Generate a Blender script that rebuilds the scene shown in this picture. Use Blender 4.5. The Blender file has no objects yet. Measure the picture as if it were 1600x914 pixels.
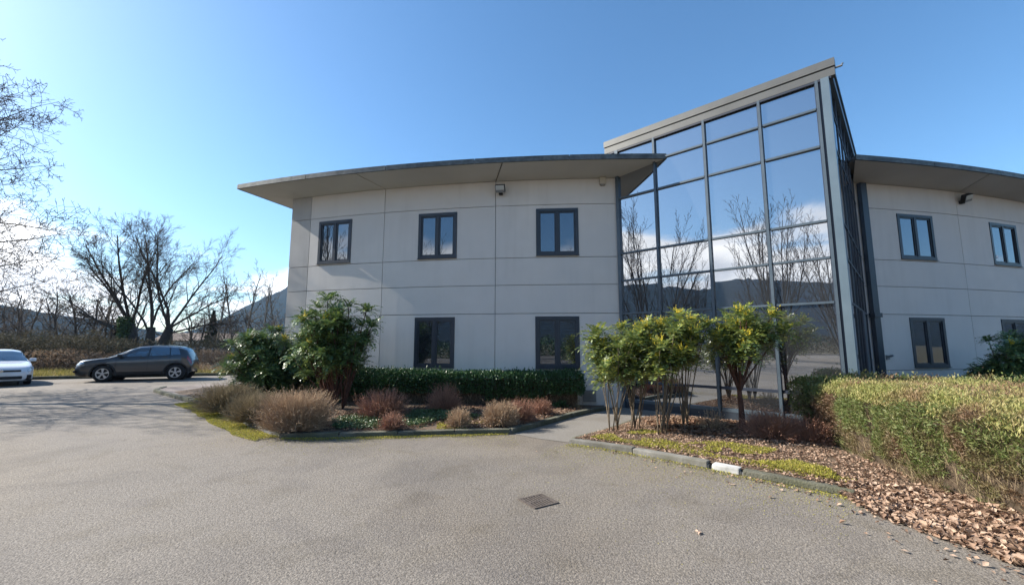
import bpy, bmesh, math, random
import numpy as np
from mathutils import Vector, Matrix
R = math.radians
sc = bpy.context.scene
col = sc.collection

# ------------------------------------------------------------------ camera
FPX, CAM_H = 655.0, 1.65            # focal length in px of the 1600 px wide photograph, eye height
PITCH = math.atan(81 / FPX)
cam = bpy.data.cameras.new('camera')
cam.sensor_width = 36; cam.sensor_fit = 'HORIZONTAL'; cam.lens = FPX / 1600 * 36
cam.clip_start = 0.05; cam.clip_end = 12000
camo = bpy.data.objects.new('camera', cam); col.objects.link(camo)
camo.location = (0, 0, CAM_H); camo.rotation_euler = (R(90) + PITCH, 0, 0)
sc.camera = camo

# ------------------------------------------------------------------ light
SUN_EL = R(33)
SUN_AZ = math.atan2(-1.0, 0.19)      # from +Y towards +X
sunv = Vector((math.sin(SUN_AZ) * math.cos(SUN_EL), math.cos(SUN_AZ) * math.cos(SUN_EL), math.sin(SUN_EL)))
world = bpy.data.worlds.new('World'); sc.world = world; world.use_nodes = True
wn, wl = world.node_tree.nodes, world.node_tree.links
wn.clear()
w_out = wn.new('ShaderNodeOutputWorld'); w_bg = wn.new('ShaderNodeBackground')
sky = wn.new('ShaderNodeTexSky'); sky.sky_type = 'NISHITA'; sky.sun_disc = False
sky.sun_elevation = SUN_EL; sky.sun_rotation = SUN_AZ
sky.altitude = 300; sky.air_density = 1.0; sky.dust_density = 0.9; sky.ozone_density = 3.0
w_bg.inputs['Strength'].default_value = 0.10
def wmath(op, a, b=None, clamp=False):
    n = wn.new('ShaderNodeMath'); n.operation = op; n.use_clamp = clamp
    for i, v in enumerate((a, b)):
        if v is None: continue
        if isinstance(v, (int, float)): n.inputs[i].default_value = v
        else: wl.new(v, n.inputs[i])
    return n.outputs[0]
tc = wn.new('ShaderNodeTexCoord'); sx = wn.new('ShaderNodeSeparateXYZ'); wl.new(tc.outputs['Generated'], sx.inputs[0])
elev = wmath('MAXIMUM', sx.outputs['Z'], 0.0)
den = wmath('ADD', elev, 0.16)
px_ = wmath('DIVIDE', sx.outputs['X'], den); py_ = wmath('DIVIDE', sx.outputs['Y'], den)
cx = wn.new('ShaderNodeCombineXYZ'); wl.new(px_, cx.inputs[0]); wl.new(py_, cx.inputs[1])
nz = wn.new('ShaderNodeTexNoise'); nz.inputs['Scale'].default_value = 0.85; nz.inputs['Detail'].default_value = 9
nz.inputs['Roughness'].default_value = 0.52; nz.inputs['Distortion'].default_value = 0.25
wl.new(cx.outputs[0], nz.inputs['Vector'])
# fair-weather cumulus low over the hills, thicker towards the south-west, clear overhead; brightened, and thickened behind the camera, to lift the shaded wall
band = wn.new('ShaderNodeMapRange'); band.interpolation_type = 'SMOOTHSTEP'
wl.new(elev, band.inputs['Value'])
band.inputs['From Min'].default_value = 0.06; band.inputs['From Max'].default_value = 0.52
band.inputs['To Min'].default_value = 0.19; band.inputs['To Max'].default_value = -0.32
west = wmath('ADD', wmath('MULTIPLY', sx.outputs['X'], -0.17), wmath('MULTIPLY', sx.outputs['Y'], -0.11))
dens = wmath('ADD', wmath('ADD', nz.outputs['Fac'], band.outputs[0]), west)
cm = wn.new('ShaderNodeMapRange'); cm.interpolation_type = 'SMOOTHSTEP'; wl.new(dens, cm.inputs['Value'])
cm.inputs['From Min'].default_value = 0.63; cm.inputs['From Max'].default_value = 0.76
nz2 = wn.new('ShaderNodeTexNoise'); nz2.inputs['Scale'].default_value = 2.2; nz2.inputs['Detail'].default_value = 5
wl.new(cx.outputs[0], nz2.inputs['Vector'])
cr = wn.new('ShaderNodeValToRGB'); cr.color_ramp.elements[0].position = 0.3; cr.color_ramp.elements[1].position = 0.7
cr.color_ramp.elements[0].color = (6.5, 6.6, 6.9, 1); cr.color_ramp.elements[1].color = (12.0, 11.6, 11.0, 1)
wl.new(nz2.outputs['Fac'], cr.inputs[0])
mx = wn.new('ShaderNodeMix'); mx.data_type = 'RGBA'
hs = wn.new('ShaderNodeHueSaturation'); hs.inputs['Saturation'].default_value = 1.15; hs.inputs['Value'].default_value = 0.96
wl.new(sky.outputs[0], hs.inputs['Color'])
wl.new(cm.outputs[0], mx.inputs[0]); tn_ = wn.new('ShaderNodeMix'); tn_.data_type = 'RGBA'; tn_.blend_type = 'MULTIPLY'; tn_.inputs[0].default_value = 1.0
wl.new(hs.outputs[0], tn_.inputs[6]); tn_.inputs[7].default_value = (0.92, 1.01, 0.99, 1); wl.new(tn_.outputs[2], mx.inputs[6]); wl.new(cr.outputs[0], mx.inputs[7])
wl.new(mx.outputs[2], w_bg.inputs['Color']); wl.new(w_bg.outputs[0], w_out.inputs[0])

sun = bpy.data.lights.new('sun', 'SUN'); sun.energy = 4.6; sun.angle = R(0.53); sun.color = (1.0, 0.93, 0.83)
suno = bpy.data.objects.new('sun', sun); col.objects.link(suno)
suno.rotation_euler = sunv.to_track_quat('Z', 'Y').to_euler(); suno.location = (-30, 10, 40)

vs = sc.view_settings
vs.view_transform = 'Standard'; vs.look = 'None'; vs.gamma = 1; vs.use_curve_mapping = False
vs.exposure = 1.27

# ------------------------------------------------------------------ helpers
def ray(u, v):
    x = (u - 800) / FPX; y = (457 - v) / FPX
    return Vector((x, math.cos(PITCH) - y * math.sin(PITCH), math.sin(PITCH) + y * math.cos(PITCH)))
def at_z(u, v, z=0.0):
    d = ray(u, v); t = (z - CAM_H) / d.z
    return Vector((d.x * t, d.y * t, z))
def at_y(u, v, y):
    d = ray(u, v); t = y / d.y
    return Vector((d.x * t, y, CAM_H + d.z * t))
def tag(o, label=None, cat=None, group=None, kind=None):
    if label: o['label'] = label
    if cat: o['category'] = cat
    if group: o['group'] = group
    if kind: o['kind'] = kind
    return o
def empty(name, loc=(0, 0, 0), rz=0, parent=None):
    o = bpy.data.objects.new(name, None); col.objects.link(o)
    o.empty_display_size = 0.2
    o.location = loc; o.rotation_euler = (0, 0, rz)
    if parent: o.parent = parent
    return o
def link(name, me, parent=None, loc=None, rot=None):
    o = bpy.data.objects.new(name, me); col.objects.link(o)
    if parent: o.parent = parent
    if loc is not None: o.location = loc
    if rot is not None: o.rotation_euler = rot
    return o
def fast_mesh(name, V, F, mat=None, smooth=False, mats=None, midx=None):
    """V (n,3), F (m,k) all faces with k corners."""
    V = np.asarray(V, dtype=np.float32); F = np.asarray(F, dtype=np.int32)
    me = bpy.data.meshes.new(name); m, k = F.shape
    me.vertices.add(len(V)); me.vertices.foreach_set('co', V.ravel())
    me.loops.add(m * k); me.loops.foreach_set('vertex_index', F.ravel())
    me.polygons.add(m); me.polygons.foreach_set('loop_start', np.arange(0, m * k, k, dtype=np.int32))
    if smooth: me.polygons.foreach_set('use_smooth', np.ones(m, dtype=bool))
    if midx is not None: me.polygons.foreach_set('material_index', np.asarray(midx, dtype=np.int32))
    me.update(calc_edges=True)
    for x in (mats or ([mat] if mat else [])): me.materials.append(x)
    return me
class MB:
    def __init__(s): s.v = []; s.f = []; s.m = []
    def add(s, vs, fs, mi=0):
        b = len(s.v); s.v += [tuple(p) for p in vs]
        s.f += [tuple(b + i for i in f) for f in fs]; s.m += [mi] * len(fs); return s
    def box(s, c, d, rz=0, mi=0, M=None):
        hx, hy, hz = d[0] / 2, d[1] / 2, d[2] / 2
        ps = [Vector((x, y, z)) for x in (-hx, hx) for y in (-hy, hy) for z in (-hz, hz)]
        T = M if M is not None else Matrix.Translation(c) @ Matrix.Rotation(rz, 4, 'Z')
        ps = [T @ p for p in ps]
        return s.add(ps, [(0, 1, 3, 2), (4, 6, 7, 5), (0, 4, 5, 1), (2, 3, 7, 6), (0, 2, 6, 4), (1, 5, 7, 3)], mi)
    def tube(s, pts, rad, n=6, mi=0, cap=True):
        pts = [Vector(p) for p in pts]
        rs = rad if isinstance(rad, (list, tuple)) else [rad] * len(pts)
        rings = []
        for i, p in enumerate(pts):
            d = (pts[min(i + 1, len(pts) - 1)] - pts[max(i - 1, 0)]).normalized()
            a = Vector((0, 0, 1)) if abs(d.z) < .9 else Vector((1, 0, 0))
            u = d.cross(a).normalized(); w = d.cross(u)
            rings.append([p + (u * math.cos(2 * math.pi * k / n) + w * math.sin(2 * math.pi * k / n)) * rs[i] for k in range(n)])
        vs_ = [q for r in rings for q in r]; fs = []
        for i in range(len(pts) - 1):
            for k in range(n):
                fs.append((i * n + k, i * n + (k + 1) % n, (i + 1) * n + (k + 1) % n, (i + 1) * n + k))
        if cap: fs += [tuple(range(n - 1, -1, -1)), tuple((len(pts) - 1) * n + k for k in range(n))]
        return s.add(vs_, fs, mi)
    def lathe(s, prof, n=24, axis='Y', c=(0, 0, 0), mi=0):
        c = Vector(c); vs_ = []
        for (r, h) in prof:
            for k in range(n):
                a = 2 * math.pi * k / n
                p = {'Y': (r * math.cos(a), h, r * math.sin(a)), 'Z': (r * math.cos(a), r * math.sin(a), h), 'X': (h, r * math.cos(a), r * math.sin(a))}[axis]
                vs_.append(c + Vector(p))
        fs = [(i * n + k, i * n + (k + 1) % n, (i + 1) * n + (k + 1) % n, (i + 1) * n + k) for i in range(len(prof) - 1) for k in range(n)]
        return s.add(vs_, fs, mi)
    def prism(s, poly, z0, z1, mi=0):
        n = len(poly)
        vs_ = [(p[0], p[1], z0) for p in poly] + [(p[0], p[1], z1) for p in poly]
        fs = [tuple(range(n - 1, -1, -1)), tuple(range(n, 2 * n))] + [(i, (i + 1) % n, n + (i + 1) % n, n + i) for i in range(n)]
        return s.add(vs_, fs, mi)
    def mesh(s, name, mats, smooth=False, bevel=0):
        me = bpy.data.meshes.new(name); me.from_pydata(s.v, [], s.f)
        for m in (mats if isinstance(mats, (list, tuple)) else [mats]): me.materials.append(m)
        if len(set(s.m)) > 1: me.polygons.foreach_set('material_index', s.m)
        bm = bmesh.new(); bm.from_mesh(me)
        bmesh.ops.recalc_face_normals(bm, faces=bm.faces[:])
        if bevel:
            es = [e for e in bm.edges if len(e.link_faces) == 2 and e.calc_face_angle(0) > 0.6]
            bmesh.ops.bevel(bm, geom=es, offset=bevel, segments=2, affect='EDGES', profile=0.6)
        bm.to_mesh(me); bm.free()
        if smooth: me.polygons.foreach_set('use_smooth', [True] * len(me.polygons))
        me.update(); return me
    def build(s, name, mats, parent=None, smooth=False, bevel=0, loc=None, rot=None):
        return link(name, s.mesh(name, mats, smooth, bevel), parent, loc, rot)

# ------------------------------------------------------------------ materials
def mat(name, c1, c2=None, scale=6.0, rough=0.85, bump=0.0, bscale=None, metal=0.0, detail=6, c3=None, scale3=0.4,
        rnd=0.0, spec=0.5, trans=0.0, coat=0.0, coords='Object', lo=0.3, hi=0.7, bdist=0.02):
    m = bpy.data.materials.new(name); m.use_nodes = True
    N, L = m.node_tree.nodes, m.node_tree.links
    b = N['Principled BSDF']
    b.inputs['Roughness'].default_value = rough; b.inputs['Metallic'].default_value = metal
    b.inputs['Specular IOR Level'].default_value = spec; b.inputs['Coat Weight'].default_value = coat
    rgb = lambda c: (c[0], c[1], c[2], 1)
    t = N.new('ShaderNodeTexCoord'); cur = None
    if c2 is not None:
        n = N.new('ShaderNodeTexNoise'); n.inputs['Scale'].default_value = scale; n.inputs['Detail'].default_value = detail
        n.inputs['Roughness'].default_value = 0.6
        L.new(t.outputs[coords], n.inputs['Vector'])
        r = N.new('ShaderNodeValToRGB'); r.color_ramp.elements[0].position = lo; r.color_ramp.elements[1].position = hi
        r.color_ramp.elements[0].color = rgb(c1); r.color_ramp.elements[1].color = rgb(c2)
        L.new(n.outputs['Fac'], r.inputs[0]); cur = r.outputs[0]
    if c3 is not None:
        n3 = N.new('ShaderNodeTexNoise'); n3.inputs['Scale'].default_value = scale3; n3.inputs['Detail'].default_value = 5
        L.new(t.outputs[coords], n3.inputs['Vector'])
        r3 = N.new('ShaderNodeValToRGB'); r3.color_ramp.elements[0].position = 0.42; r3.color_ramp.elements[1].position = 0.68
        r3.color_ramp.elements[0].color = (0, 0, 0, 1); r3.color_ramp.elements[1].color = (1, 1, 1, 1)
        L.new(n3.outputs['Fac'], r3.inputs[0])
        k = N.new('ShaderNodeMix'); k.data_type = 'RGBA'
        L.new(r3.outputs[0], k.inputs[0])
        if cur is None: k.inputs[6].default_value = rgb(c1)
        else: L.new(cur, k.inputs[6])
        k.inputs[7].default_value = rgb(c3); cur = k.outputs[2]
    if rnd:
        oi = N.new('ShaderNodeObjectInfo'); h = N.new('ShaderNodeHueSaturation')
        mr = N.new('ShaderNodeMapRange'); mr.inputs['To Min'].default_value = 1 - rnd; mr.inputs['To Max'].default_value = 1 + rnd
        L.new(oi.outputs['Random'], mr.inputs['Value']); L.new(mr.outputs[0], h.inputs['Value'])
        if cur is None: h.inputs['Color'].default_value = rgb(c1)
        else: L.new(cur, h.inputs['Color'])
        cur = h.outputs[0]
    if cur is None: b.inputs['Base Color'].default_value = rgb(c1)
    else: L.new(cur, b.inputs['Base Color'])
    if bump:
        n = N.new('ShaderNodeTexNoise'); n.inputs['Scale'].default_value = bscale or scale * 3; n.inputs['Detail'].default_value = 4
        L.new(t.outputs[coords], n.inputs['Vector'])
        bp = N.new('ShaderNodeBump'); bp.inputs['Strength'].default_value = bump; bp.inputs['Distance'].default_value = bdist
        L.new(n.outputs['Fac'], bp.inputs['Height']); L.new(bp.outputs[0], b.inputs['Normal'])
    if trans:
        tr = N.new('ShaderNodeBsdfTranslucent'); ms = N.new('ShaderNodeMixShader'); ms.inputs[0].default_value = trans
        if cur is None: tr.inputs[0].default_value = rgb(c1)
        else: L.new(cur, tr.inputs[0])
        L.new(b.outputs[0], ms.inputs[1]); L.new(tr.outputs[0], ms.inputs[2])
        L.new(ms.outputs[0], N['Material Output'].inputs[0])
    return m
def leafmat(name, cols, rough=0.5, trans=0.25, spec=0.5, patch=None, pscale=1.2):
    """colour varies leaf by leaf (random per island); an optional second colour grows in patches"""
    m = bpy.data.materials.new(name); m.use_nodes = True
    N, L = m.node_tree.nodes, m.node_tree.links; b = N['Principled BSDF']
    b.inputs['Roughness'].default_value = rough; b.inputs['Specular IOR Level'].default_value = spec
    g = N.new('ShaderNodeNewGeometry'); r = N.new('ShaderNodeValToRGB')
    el = r.color_ramp.elements
    while len(el) < len(cols): el.new(0.5)
    for i, c in enumerate(cols):
        el[i].position = i / max(1, len(cols) - 1); el[i].color = (*c, 1)
    L.new(g.outputs['Random Per Island'], r.inputs[0]); cur = r.outputs[0]
    if patch:
        t = N.new('ShaderNodeTexCoord'); n = N.new('ShaderNodeTexNoise'); n.inputs['Scale'].default_value = pscale; n.inputs['Detail'].default_value = 5
        L.new(t.outputs['Object'], n.inputs['Vector'])
        r3 = N.new('ShaderNodeValToRGB'); r3.color_ramp.elements[0].position = 0.46; r3.color_ramp.elements[1].position = 0.60
        L.new(n.outputs['Fac'], r3.inputs[0])
        k = N.new('ShaderNodeMix'); k.data_type = 'RGBA'; L.new(r3.outputs[0], k.inputs[0]); L.new(cur, k.inputs[6])
        k.inputs[7].default_value = (*patch, 1); cur = k.outputs[2]
    L.new(cur, b.inputs['Base Color'])
    tr = N.new('ShaderNodeBsdfTranslucent'); ms = N.new('ShaderNodeMixShader'); ms.inputs[0].default_value = trans
    L.new(cur, tr.inputs[0]); L.new(b.outputs[0], ms.inputs[1]); L.new(tr.outputs[0], ms.inputs[2])
    L.new(ms.outputs[0], N['Material Output'].inputs[0])
    return m
def glassmat(name, tint, refl, inner, wav=0.0, wscale=0.6):
    """coated glazing: mirror-like coat over a dark, slightly see-into body"""
    m = bpy.data.materials.new(name); m.use_nodes = True
    N, L = m.node_tree.nodes, m.node_tree.links; N.remove(N['Principled BSDF'])
    gl = N.new('ShaderNodeBsdfGlossy'); gl.inputs['Roughness'].default_value = 0.008; gl.inputs['Color'].default_value = (*tint, 1)
    df = N.new('ShaderNodeBsdfDiffuse'); df.inputs['Color'].default_value = (*inner, 1)
    fr = N.new('ShaderNodeLayerWeight'); fr.inputs['Blend'].default_value = 0.35
    mr = N.new('ShaderNodeMapRange'); mr.inputs['To Min'].default_value = refl; mr.inputs['To Max'].default_value = 1.0
    L.new(fr.outputs['Fresnel'], mr.inputs['Value'])
    ms = N.new('ShaderNodeMixShader'); L.new(mr.outputs[0], ms.inputs[0]); L.new(df.outputs[0], ms.inputs[1]); L.new(gl.outputs[0], ms.inputs[2])
    if wav:
        t = N.new('ShaderNodeTexCoord'); n = N.new('ShaderNodeTexNoise'); n.inputs['Scale'].default_value = wscale; n.inputs['Detail'].default_value = 1
        L.new(t.outputs['Object'], n.inputs['Vector'])
        bp = N.new('ShaderNodeBump'); bp.inputs['Strength'].default_value = wav; bp.inputs['Distance'].default_value = 0.01
        L.new(n.outputs['Fac'], bp.inputs['Height']); L.new(bp.outputs[0], gl.inputs['Normal'])
    L.new(ms.outputs[0], N['Material Output'].inputs[0])
    return m

M = {}
# asphalt: pale worn chip seal, with chips, stains and a little moss colour
def asphalt():
    m = mat('asphalt', (0.117, 0.102, 0.086), (0.232, 0.206, 0.175), scale=42, rough=0.88, detail=3, lo=0.34, hi=0.66, coords='Object')
    N, L = m.node_tree.nodes, m.node_tree.links; b = N['Principled BSDF']
    t = N.new('ShaderNodeTexCoord')
    cur = b.inputs['Base Color'].links[0].from_socket
    def layer(scale, lo, hi, colr, amt, cur, det=6, dist=0.6):
        n = N.new('ShaderNodeTexNoise'); n.inputs['Scale'].default_value = scale; n.inputs['Detail'].default_value = det; n.inputs['Distortion'].default_value = dist
        L.new(t.outputs['Object'], n.inputs['Vector'])
        mr = N.new('ShaderNodeMapRange'); mr.interpolation_type = 'SMOOTHSTEP'
        mr.inputs['From Min'].default_value = lo; mr.inputs['From Max'].default_value = hi; mr.inputs['To Max'].default_value = amt
        L.new(n.outputs['Fac'], mr.inputs['Value'])
        k = N.new('ShaderNodeMix'); k.data_type = 'RGBA'; k.blend_type = 'MULTIPLY'; L.new(mr.outputs[0], k.inputs[0]); L.new(cur, k.inputs[6]); k.inputs[7].default_value = (*colr, 1)
        return k.outputs[2]
    cur = layer(0.35, 0.42, 0.66, (0.70, 0.70, 0.72), 0.85, cur)
    cur = layer(1.7, 0.50, 0.70, (0.80, 0.78, 0.72), 0.6, cur); cur = layer(6.0, 0.60, 0.72, (0.72, 0.70, 0.66), 0.5, cur); cur = layer(0.7, 0.56, 0.60, (0.86, 0.86, 0.88), 0.6, cur, det=9, dist=1.8)
    cur = layer(0.16, 0.45, 0.62, (1.0, 0.95, 0.86), 0.8, cur)
    L.new(cur, b.inputs['Base Color'])
    vs_ = N.new('ShaderNodeTexVoronoi'); vs_.inputs['Scale'].default_value = 75; L.new(t.outputs['Object'], vs_.inputs['Vector'])
    sp_ = N.new('ShaderNodeSeparateColor'); L.new(vs_.outputs['Color'], sp_.inputs[0]); mrs = N.new('ShaderNodeMapRange'); mrs.inputs['To Min'].default_value = .84; mrs.inputs['To Max'].default_value = 1.18
    L.new(sp_.outputs[0], mrs.inputs['Value']); hsv = N.new('ShaderNodeHueSaturation'); L.new(mrs.outputs[0], hsv.inputs['Value']); L.new(cur, hsv.inputs['Color']); L.new(hsv.outputs[0], b.inputs['Base Color'])
    v = N.new('ShaderNodeTexVoronoi'); v.inputs['Scale'].default_value = 75; L.new(t.outputs['Object'], v.inputs['Vector'])
    bp = N.new('ShaderNodeBump'); bp.inputs['Strength'].default_value = 0.6; bp.inputs['Distance'].default_value = 0.008; bp.invert = True
    L.new(v.outputs['Distance'], bp.inputs['Height'])
    n2 = N.new('ShaderNodeTexNoise'); n2.inputs['Scale'].default_value = 1.1; L.new(t.outputs['Object'], n2.inputs['Vector'])
    bp2 = N.new('ShaderNodeBump'); bp2.inputs['Strength'].default_value = 0.3; bp2.inputs['Distance'].default_value = 0.03
    L.new(n2.outputs['Fac'], bp2.inputs['Height']); L.new(bp.outputs[0], bp2.inputs['Normal']); L.new(bp2.outputs[0], b.inputs['Normal'])
    return m
M['asphalt'] = asphalt()
M['path'] = mat('path_concrete', (0.156, 0.144, 0.129), (0.242, 0.226, 0.203), scale=30, rough=0.9, bump=0.5, bscale=90, c3=(0.156, 0.140, 0.117), scale3=0.9, bdist=.006)
M['ground'] = mat('dry_field', (0.10, 0.085, 0.045), (0.17, 0.14, 0.075), scale=0.8, rough=1, bump=0.5, bscale=3)
M['soil'] = mat('bed_soil', (0.075, 0.05, 0.032), (0.16, 0.11, 0.07), scale=9, rough=1, bump=0.9, bscale=30)
M['pavers'] = mat('worn_paving', (0.17, 0.14, 0.125), (0.27, 0.23, 0.21), scale=5, rough=.95, bump=.5, bscale=40, c3=(0.13, 0.10, 0.08), scale3=1.2)
M['kerb'] = mat('kerb_concrete', (0.145, 0.139, 0.122), (0.238, 0.228, 0.205), scale=8, rough=.95, bump=.6, bscale=45, c3=(0.086, 0.083, 0.056), scale3=2.2, rnd=.12, bdist=.008)
M['kerb_dark'] = mat('mossy_kerb_concrete', (0.07, 0.07, 0.05), (0.16, 0.155, 0.12), scale=7, rough=1, bump=.7, bscale=40, c3=(0.075, 0.08, 0.04), scale3=1.8, rnd=.12)
M['white_paint'] = mat('kerb_white_paint', (0.40, 0.40, 0.38), (0.66, 0.66, 0.64), scale=14, rough=.8, c3=(0.28, 0.28, 0.26), scale3=7)
M['moss'] = mat('moss', (0.169, 0.163, 0.023), (0.390, 0.351, 0.046), scale=18, rough=1, bump=1, bscale=60, c3=(0.156, 0.117, 0.058), scale3=4)
M['mossblade'] = leafmat('moss_blades', [(0.155, 0.171, 0.031), (0.326, 0.310, 0.050), (0.527, 0.465, 0.085), (0.248, 0.256, 0.054), (0.403, 0.295, 0.124)], rough=.9, trans=.3)
M['concrete'] = mat('wall_concrete', (0.615, 0.57, 0.515), (0.66, 0.615, 0.56), scale=1.6, rough=.9, bump=.12, bscale=70, c3=(0.595, 0.565, 0.525), scale3=.5, rnd=.02)
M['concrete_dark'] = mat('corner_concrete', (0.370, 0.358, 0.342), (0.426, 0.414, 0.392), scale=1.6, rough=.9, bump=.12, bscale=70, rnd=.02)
def streaks(m, amt=.35, colr=(0.62, 0.60, 0.57)):
    N, L = m.node_tree.nodes, m.node_tree.links; b = N['Principled BSDF']; cur = b.inputs['Base Color'].links[0].from_socket
    t = N.new('ShaderNodeTexCoord'); mp = N.new('ShaderNodeMapping'); mp.inputs['Scale'].default_value = (5.5, 5.5, .32); L.new(t.outputs['Object'], mp.inputs[0])
    n = N.new('ShaderNodeTexNoise'); n.inputs['Scale'].default_value = 1.0; n.inputs['Detail'].default_value = 7; L.new(mp.outputs[0], n.inputs['Vector'])
    n2 = N.new('ShaderNodeTexNoise'); n2.inputs['Scale'].default_value = .6; n2.inputs['Detail'].default_value = 4; L.new(t.outputs['Object'], n2.inputs['Vector'])
    mu = N.new('ShaderNodeMath'); mu.operation = 'MULTIPLY'; L.new(n.outputs['Fac'], mu.inputs[0]); L.new(n2.outputs['Fac'], mu.inputs[1])
    mr = N.new('ShaderNodeMapRange'); mr.inputs['From Min'].default_value = .26; mr.inputs['From Max'].default_value = .40; mr.inputs['To Max'].default_value = amt; L.new(mu.outputs[0], mr.inputs['Value'])
    k = N.new('ShaderNodeMix'); k.data_type = 'RGBA'; k.blend_type = 'MULTIPLY'; L.new(mr.outputs[0], k.inputs[0]); L.new(cur, k.inputs[6]); k.inputs[7].default_value = (*colr, 1)
    L.new(k.outputs[2], b.inputs['Base Color'])
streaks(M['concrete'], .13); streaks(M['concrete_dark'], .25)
M['joint'] = mat('joint_sealant', (0.15, 0.15, 0.145), rough=.9)
M['soffit'] = mat('soffit_board', (0.455, 0.445, 0.42), (0.505, 0.495, 0.465), scale=.9, rough=.85, c3=(0.41, 0.40, 0.38), scale3=.35, rnd=.02)
M['zinc'] = mat('zinc_edge', (0.081, 0.093, 0.093), (0.149, 0.161, 0.158), scale=14, rough=.55, metal=.4, bump=.15, bscale=25, c3=(0.062, 0.068, 0.068), scale3=5, rnd=.08)
M['roofing'] = mat('roof_felt', (0.12, 0.12, 0.12), (0.18, 0.18, 0.17), scale=5, rough=.9)
M['frame'] = mat('blue_grey_aluminium', (0.022, 0.030, 0.042), (0.032, 0.042, 0.056), scale=3, rough=.4, metal=.1, rnd=.05)
M['mullion'] = mat('steel_blue_aluminium', (0.062, 0.088, 0.112), (0.088, 0.118, 0.145), scale=4, rough=.42, metal=.25, rnd=.05)
M['column'] = mat('blue_grey_column', (0.105, 0.15, 0.185), (0.135, 0.185, 0.22), scale=2, rough=.42, metal=.25)
M['mullion_dark'] = mat('deep_blue_gasket', (0.018, 0.026, 0.045), rough=.5)
M['fascia'] = mat('grey_cladding', (0.100, 0.102, 0.097), (0.126, 0.128, 0.122), scale=2, rough=.5, metal=.35, rnd=.03)
M['glass_tower'] = glassmat('mirror_glazing', (0.66, 0.68, 0.71), 0.62, (0.05, 0.054, 0.06), wav=.10, wscale=.7)
M['glass_win'] = glassmat('window_glass', (0.68, 0.74, 0.82), 0.20, (0.02, 0.022, 0.026), wav=.06, wscale=1.1)
M['black'] = mat('black_plastic', (0.016, 0.017, 0.019), rough=.55)
M['dark_steel'] = mat('rusty_cast_iron', (0.060, 0.047, 0.040), (0.120, 0.099, 0.084), scale=20, rough=.85, metal=.1, bump=.3)
M['pit_shade_plate'] = mat('drain_pit_shade', (0.008, 0.007, 0.006), rough=1)
M['beige'] = mat('beige_plastic', (0.42, 0.37, 0.28), (0.48, 0.42, 0.33), scale=6, rough=.6)
M['grey_metal'] = mat('grey_metal', (0.22, 0.23, 0.23), (0.29, 0.30, 0.30), scale=6, rough=.5, metal=.3)
M['lens'] = mat('lamp_lens', (0.42, 0.44, 0.43), rough=.15)
M['vent'] = mat('vent_grey', (0.20, 0.195, 0.18), (0.27, 0.26, 0.245), scale=6, rough=.8)
M['sticker'] = mat('white_sticker', (0.75, 0.75, 0.75), rough=.6)
M['bark'] = mat('bark', (0.041, 0.034, 0.027), (0.090, 0.075, 0.064), scale=8, rough=1, bump=.7, bscale=20)
M['bark_pale'] = mat('pale_bark', (0.11, 0.10, 0.085), (0.20, 0.185, 0.16), scale=7, rough=1, bump=.6, bscale=18)
M['twig'] = mat('twigs', (0.053, 0.041, 0.032), (0.093, 0.073, 0.058), scale=2, rough=1)
M['twig_grey'] = mat('grey_twigs', (0.10, 0.085, 0.072), (0.16, 0.135, 0.115), scale=2, rough=1)
M['mstem'] = mat('mahonia_bark', (0.098, 0.075, 0.049), (0.203, 0.161, 0.112), scale=14, rough=1, bump=.6, bscale=40)
M['mstem_red'] = mat('red_brown_bark', (0.055, 0.025, 0.016), (0.13, 0.06, 0.04), scale=14, rough=1, bump=.6, bscale=40)
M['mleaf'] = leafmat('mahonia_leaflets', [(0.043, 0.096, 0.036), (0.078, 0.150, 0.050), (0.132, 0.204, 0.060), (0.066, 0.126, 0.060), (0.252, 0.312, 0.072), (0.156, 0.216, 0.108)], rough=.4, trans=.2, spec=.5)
M['mleaf_y'] = leafmat('yellow_mahonia_leaflets', [(0.052, 0.098, 0.032), (0.109, 0.172, 0.046), (0.196, 0.253, 0.063), (0.368, 0.380, 0.069), (0.081, 0.132, 0.046), (0.253, 0.299, 0.115), (0.138, 0.184, 0.081)], rough=.4, trans=.36, spec=.5)  # lighter, yellower leaflet mix
M['flower'] = leafmat('yellow_flowers', [(0.55, 0.42, 0.02), (0.75, 0.62, 0.05), (0.6, 0.55, 0.08)], rough=.6, trans=.35)
M['hedge_dark'] = leafmat('dark_hedge_leaves', [(0.019, 0.057, 0.020), (0.034, 0.086, 0.028), (0.057, 0.123, 0.038), (0.042, 0.095, 0.042)], rough=.45, trans=.12, spec=.4)
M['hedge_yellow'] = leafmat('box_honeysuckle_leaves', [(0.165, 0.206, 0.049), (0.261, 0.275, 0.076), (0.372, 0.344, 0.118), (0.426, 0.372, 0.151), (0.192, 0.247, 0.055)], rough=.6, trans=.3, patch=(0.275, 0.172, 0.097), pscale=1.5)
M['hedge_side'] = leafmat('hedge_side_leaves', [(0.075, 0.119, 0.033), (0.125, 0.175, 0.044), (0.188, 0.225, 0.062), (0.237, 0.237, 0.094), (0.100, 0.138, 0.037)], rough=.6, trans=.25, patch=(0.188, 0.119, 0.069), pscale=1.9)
M['hedge_core'] = mat('hedge_twigs', (0.028, 0.02, 0.012), (0.085, 0.058, 0.036), scale=14, rough=1, bump=.8, bscale=30)
M['shrub_tan'] = leafmat('tan_twigs', [(0.252, 0.172, 0.108), (0.414, 0.288, 0.180), (0.576, 0.422, 0.270), (0.342, 0.226, 0.144)], rough=.9, trans=.1)
M['shrub_red'] = leafmat('red_brown_twigs', [(0.204, 0.102, 0.071), (0.345, 0.180, 0.118), (0.455, 0.251, 0.165), (0.267, 0.141, 0.094)], rough=.9, trans=.1)
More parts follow.
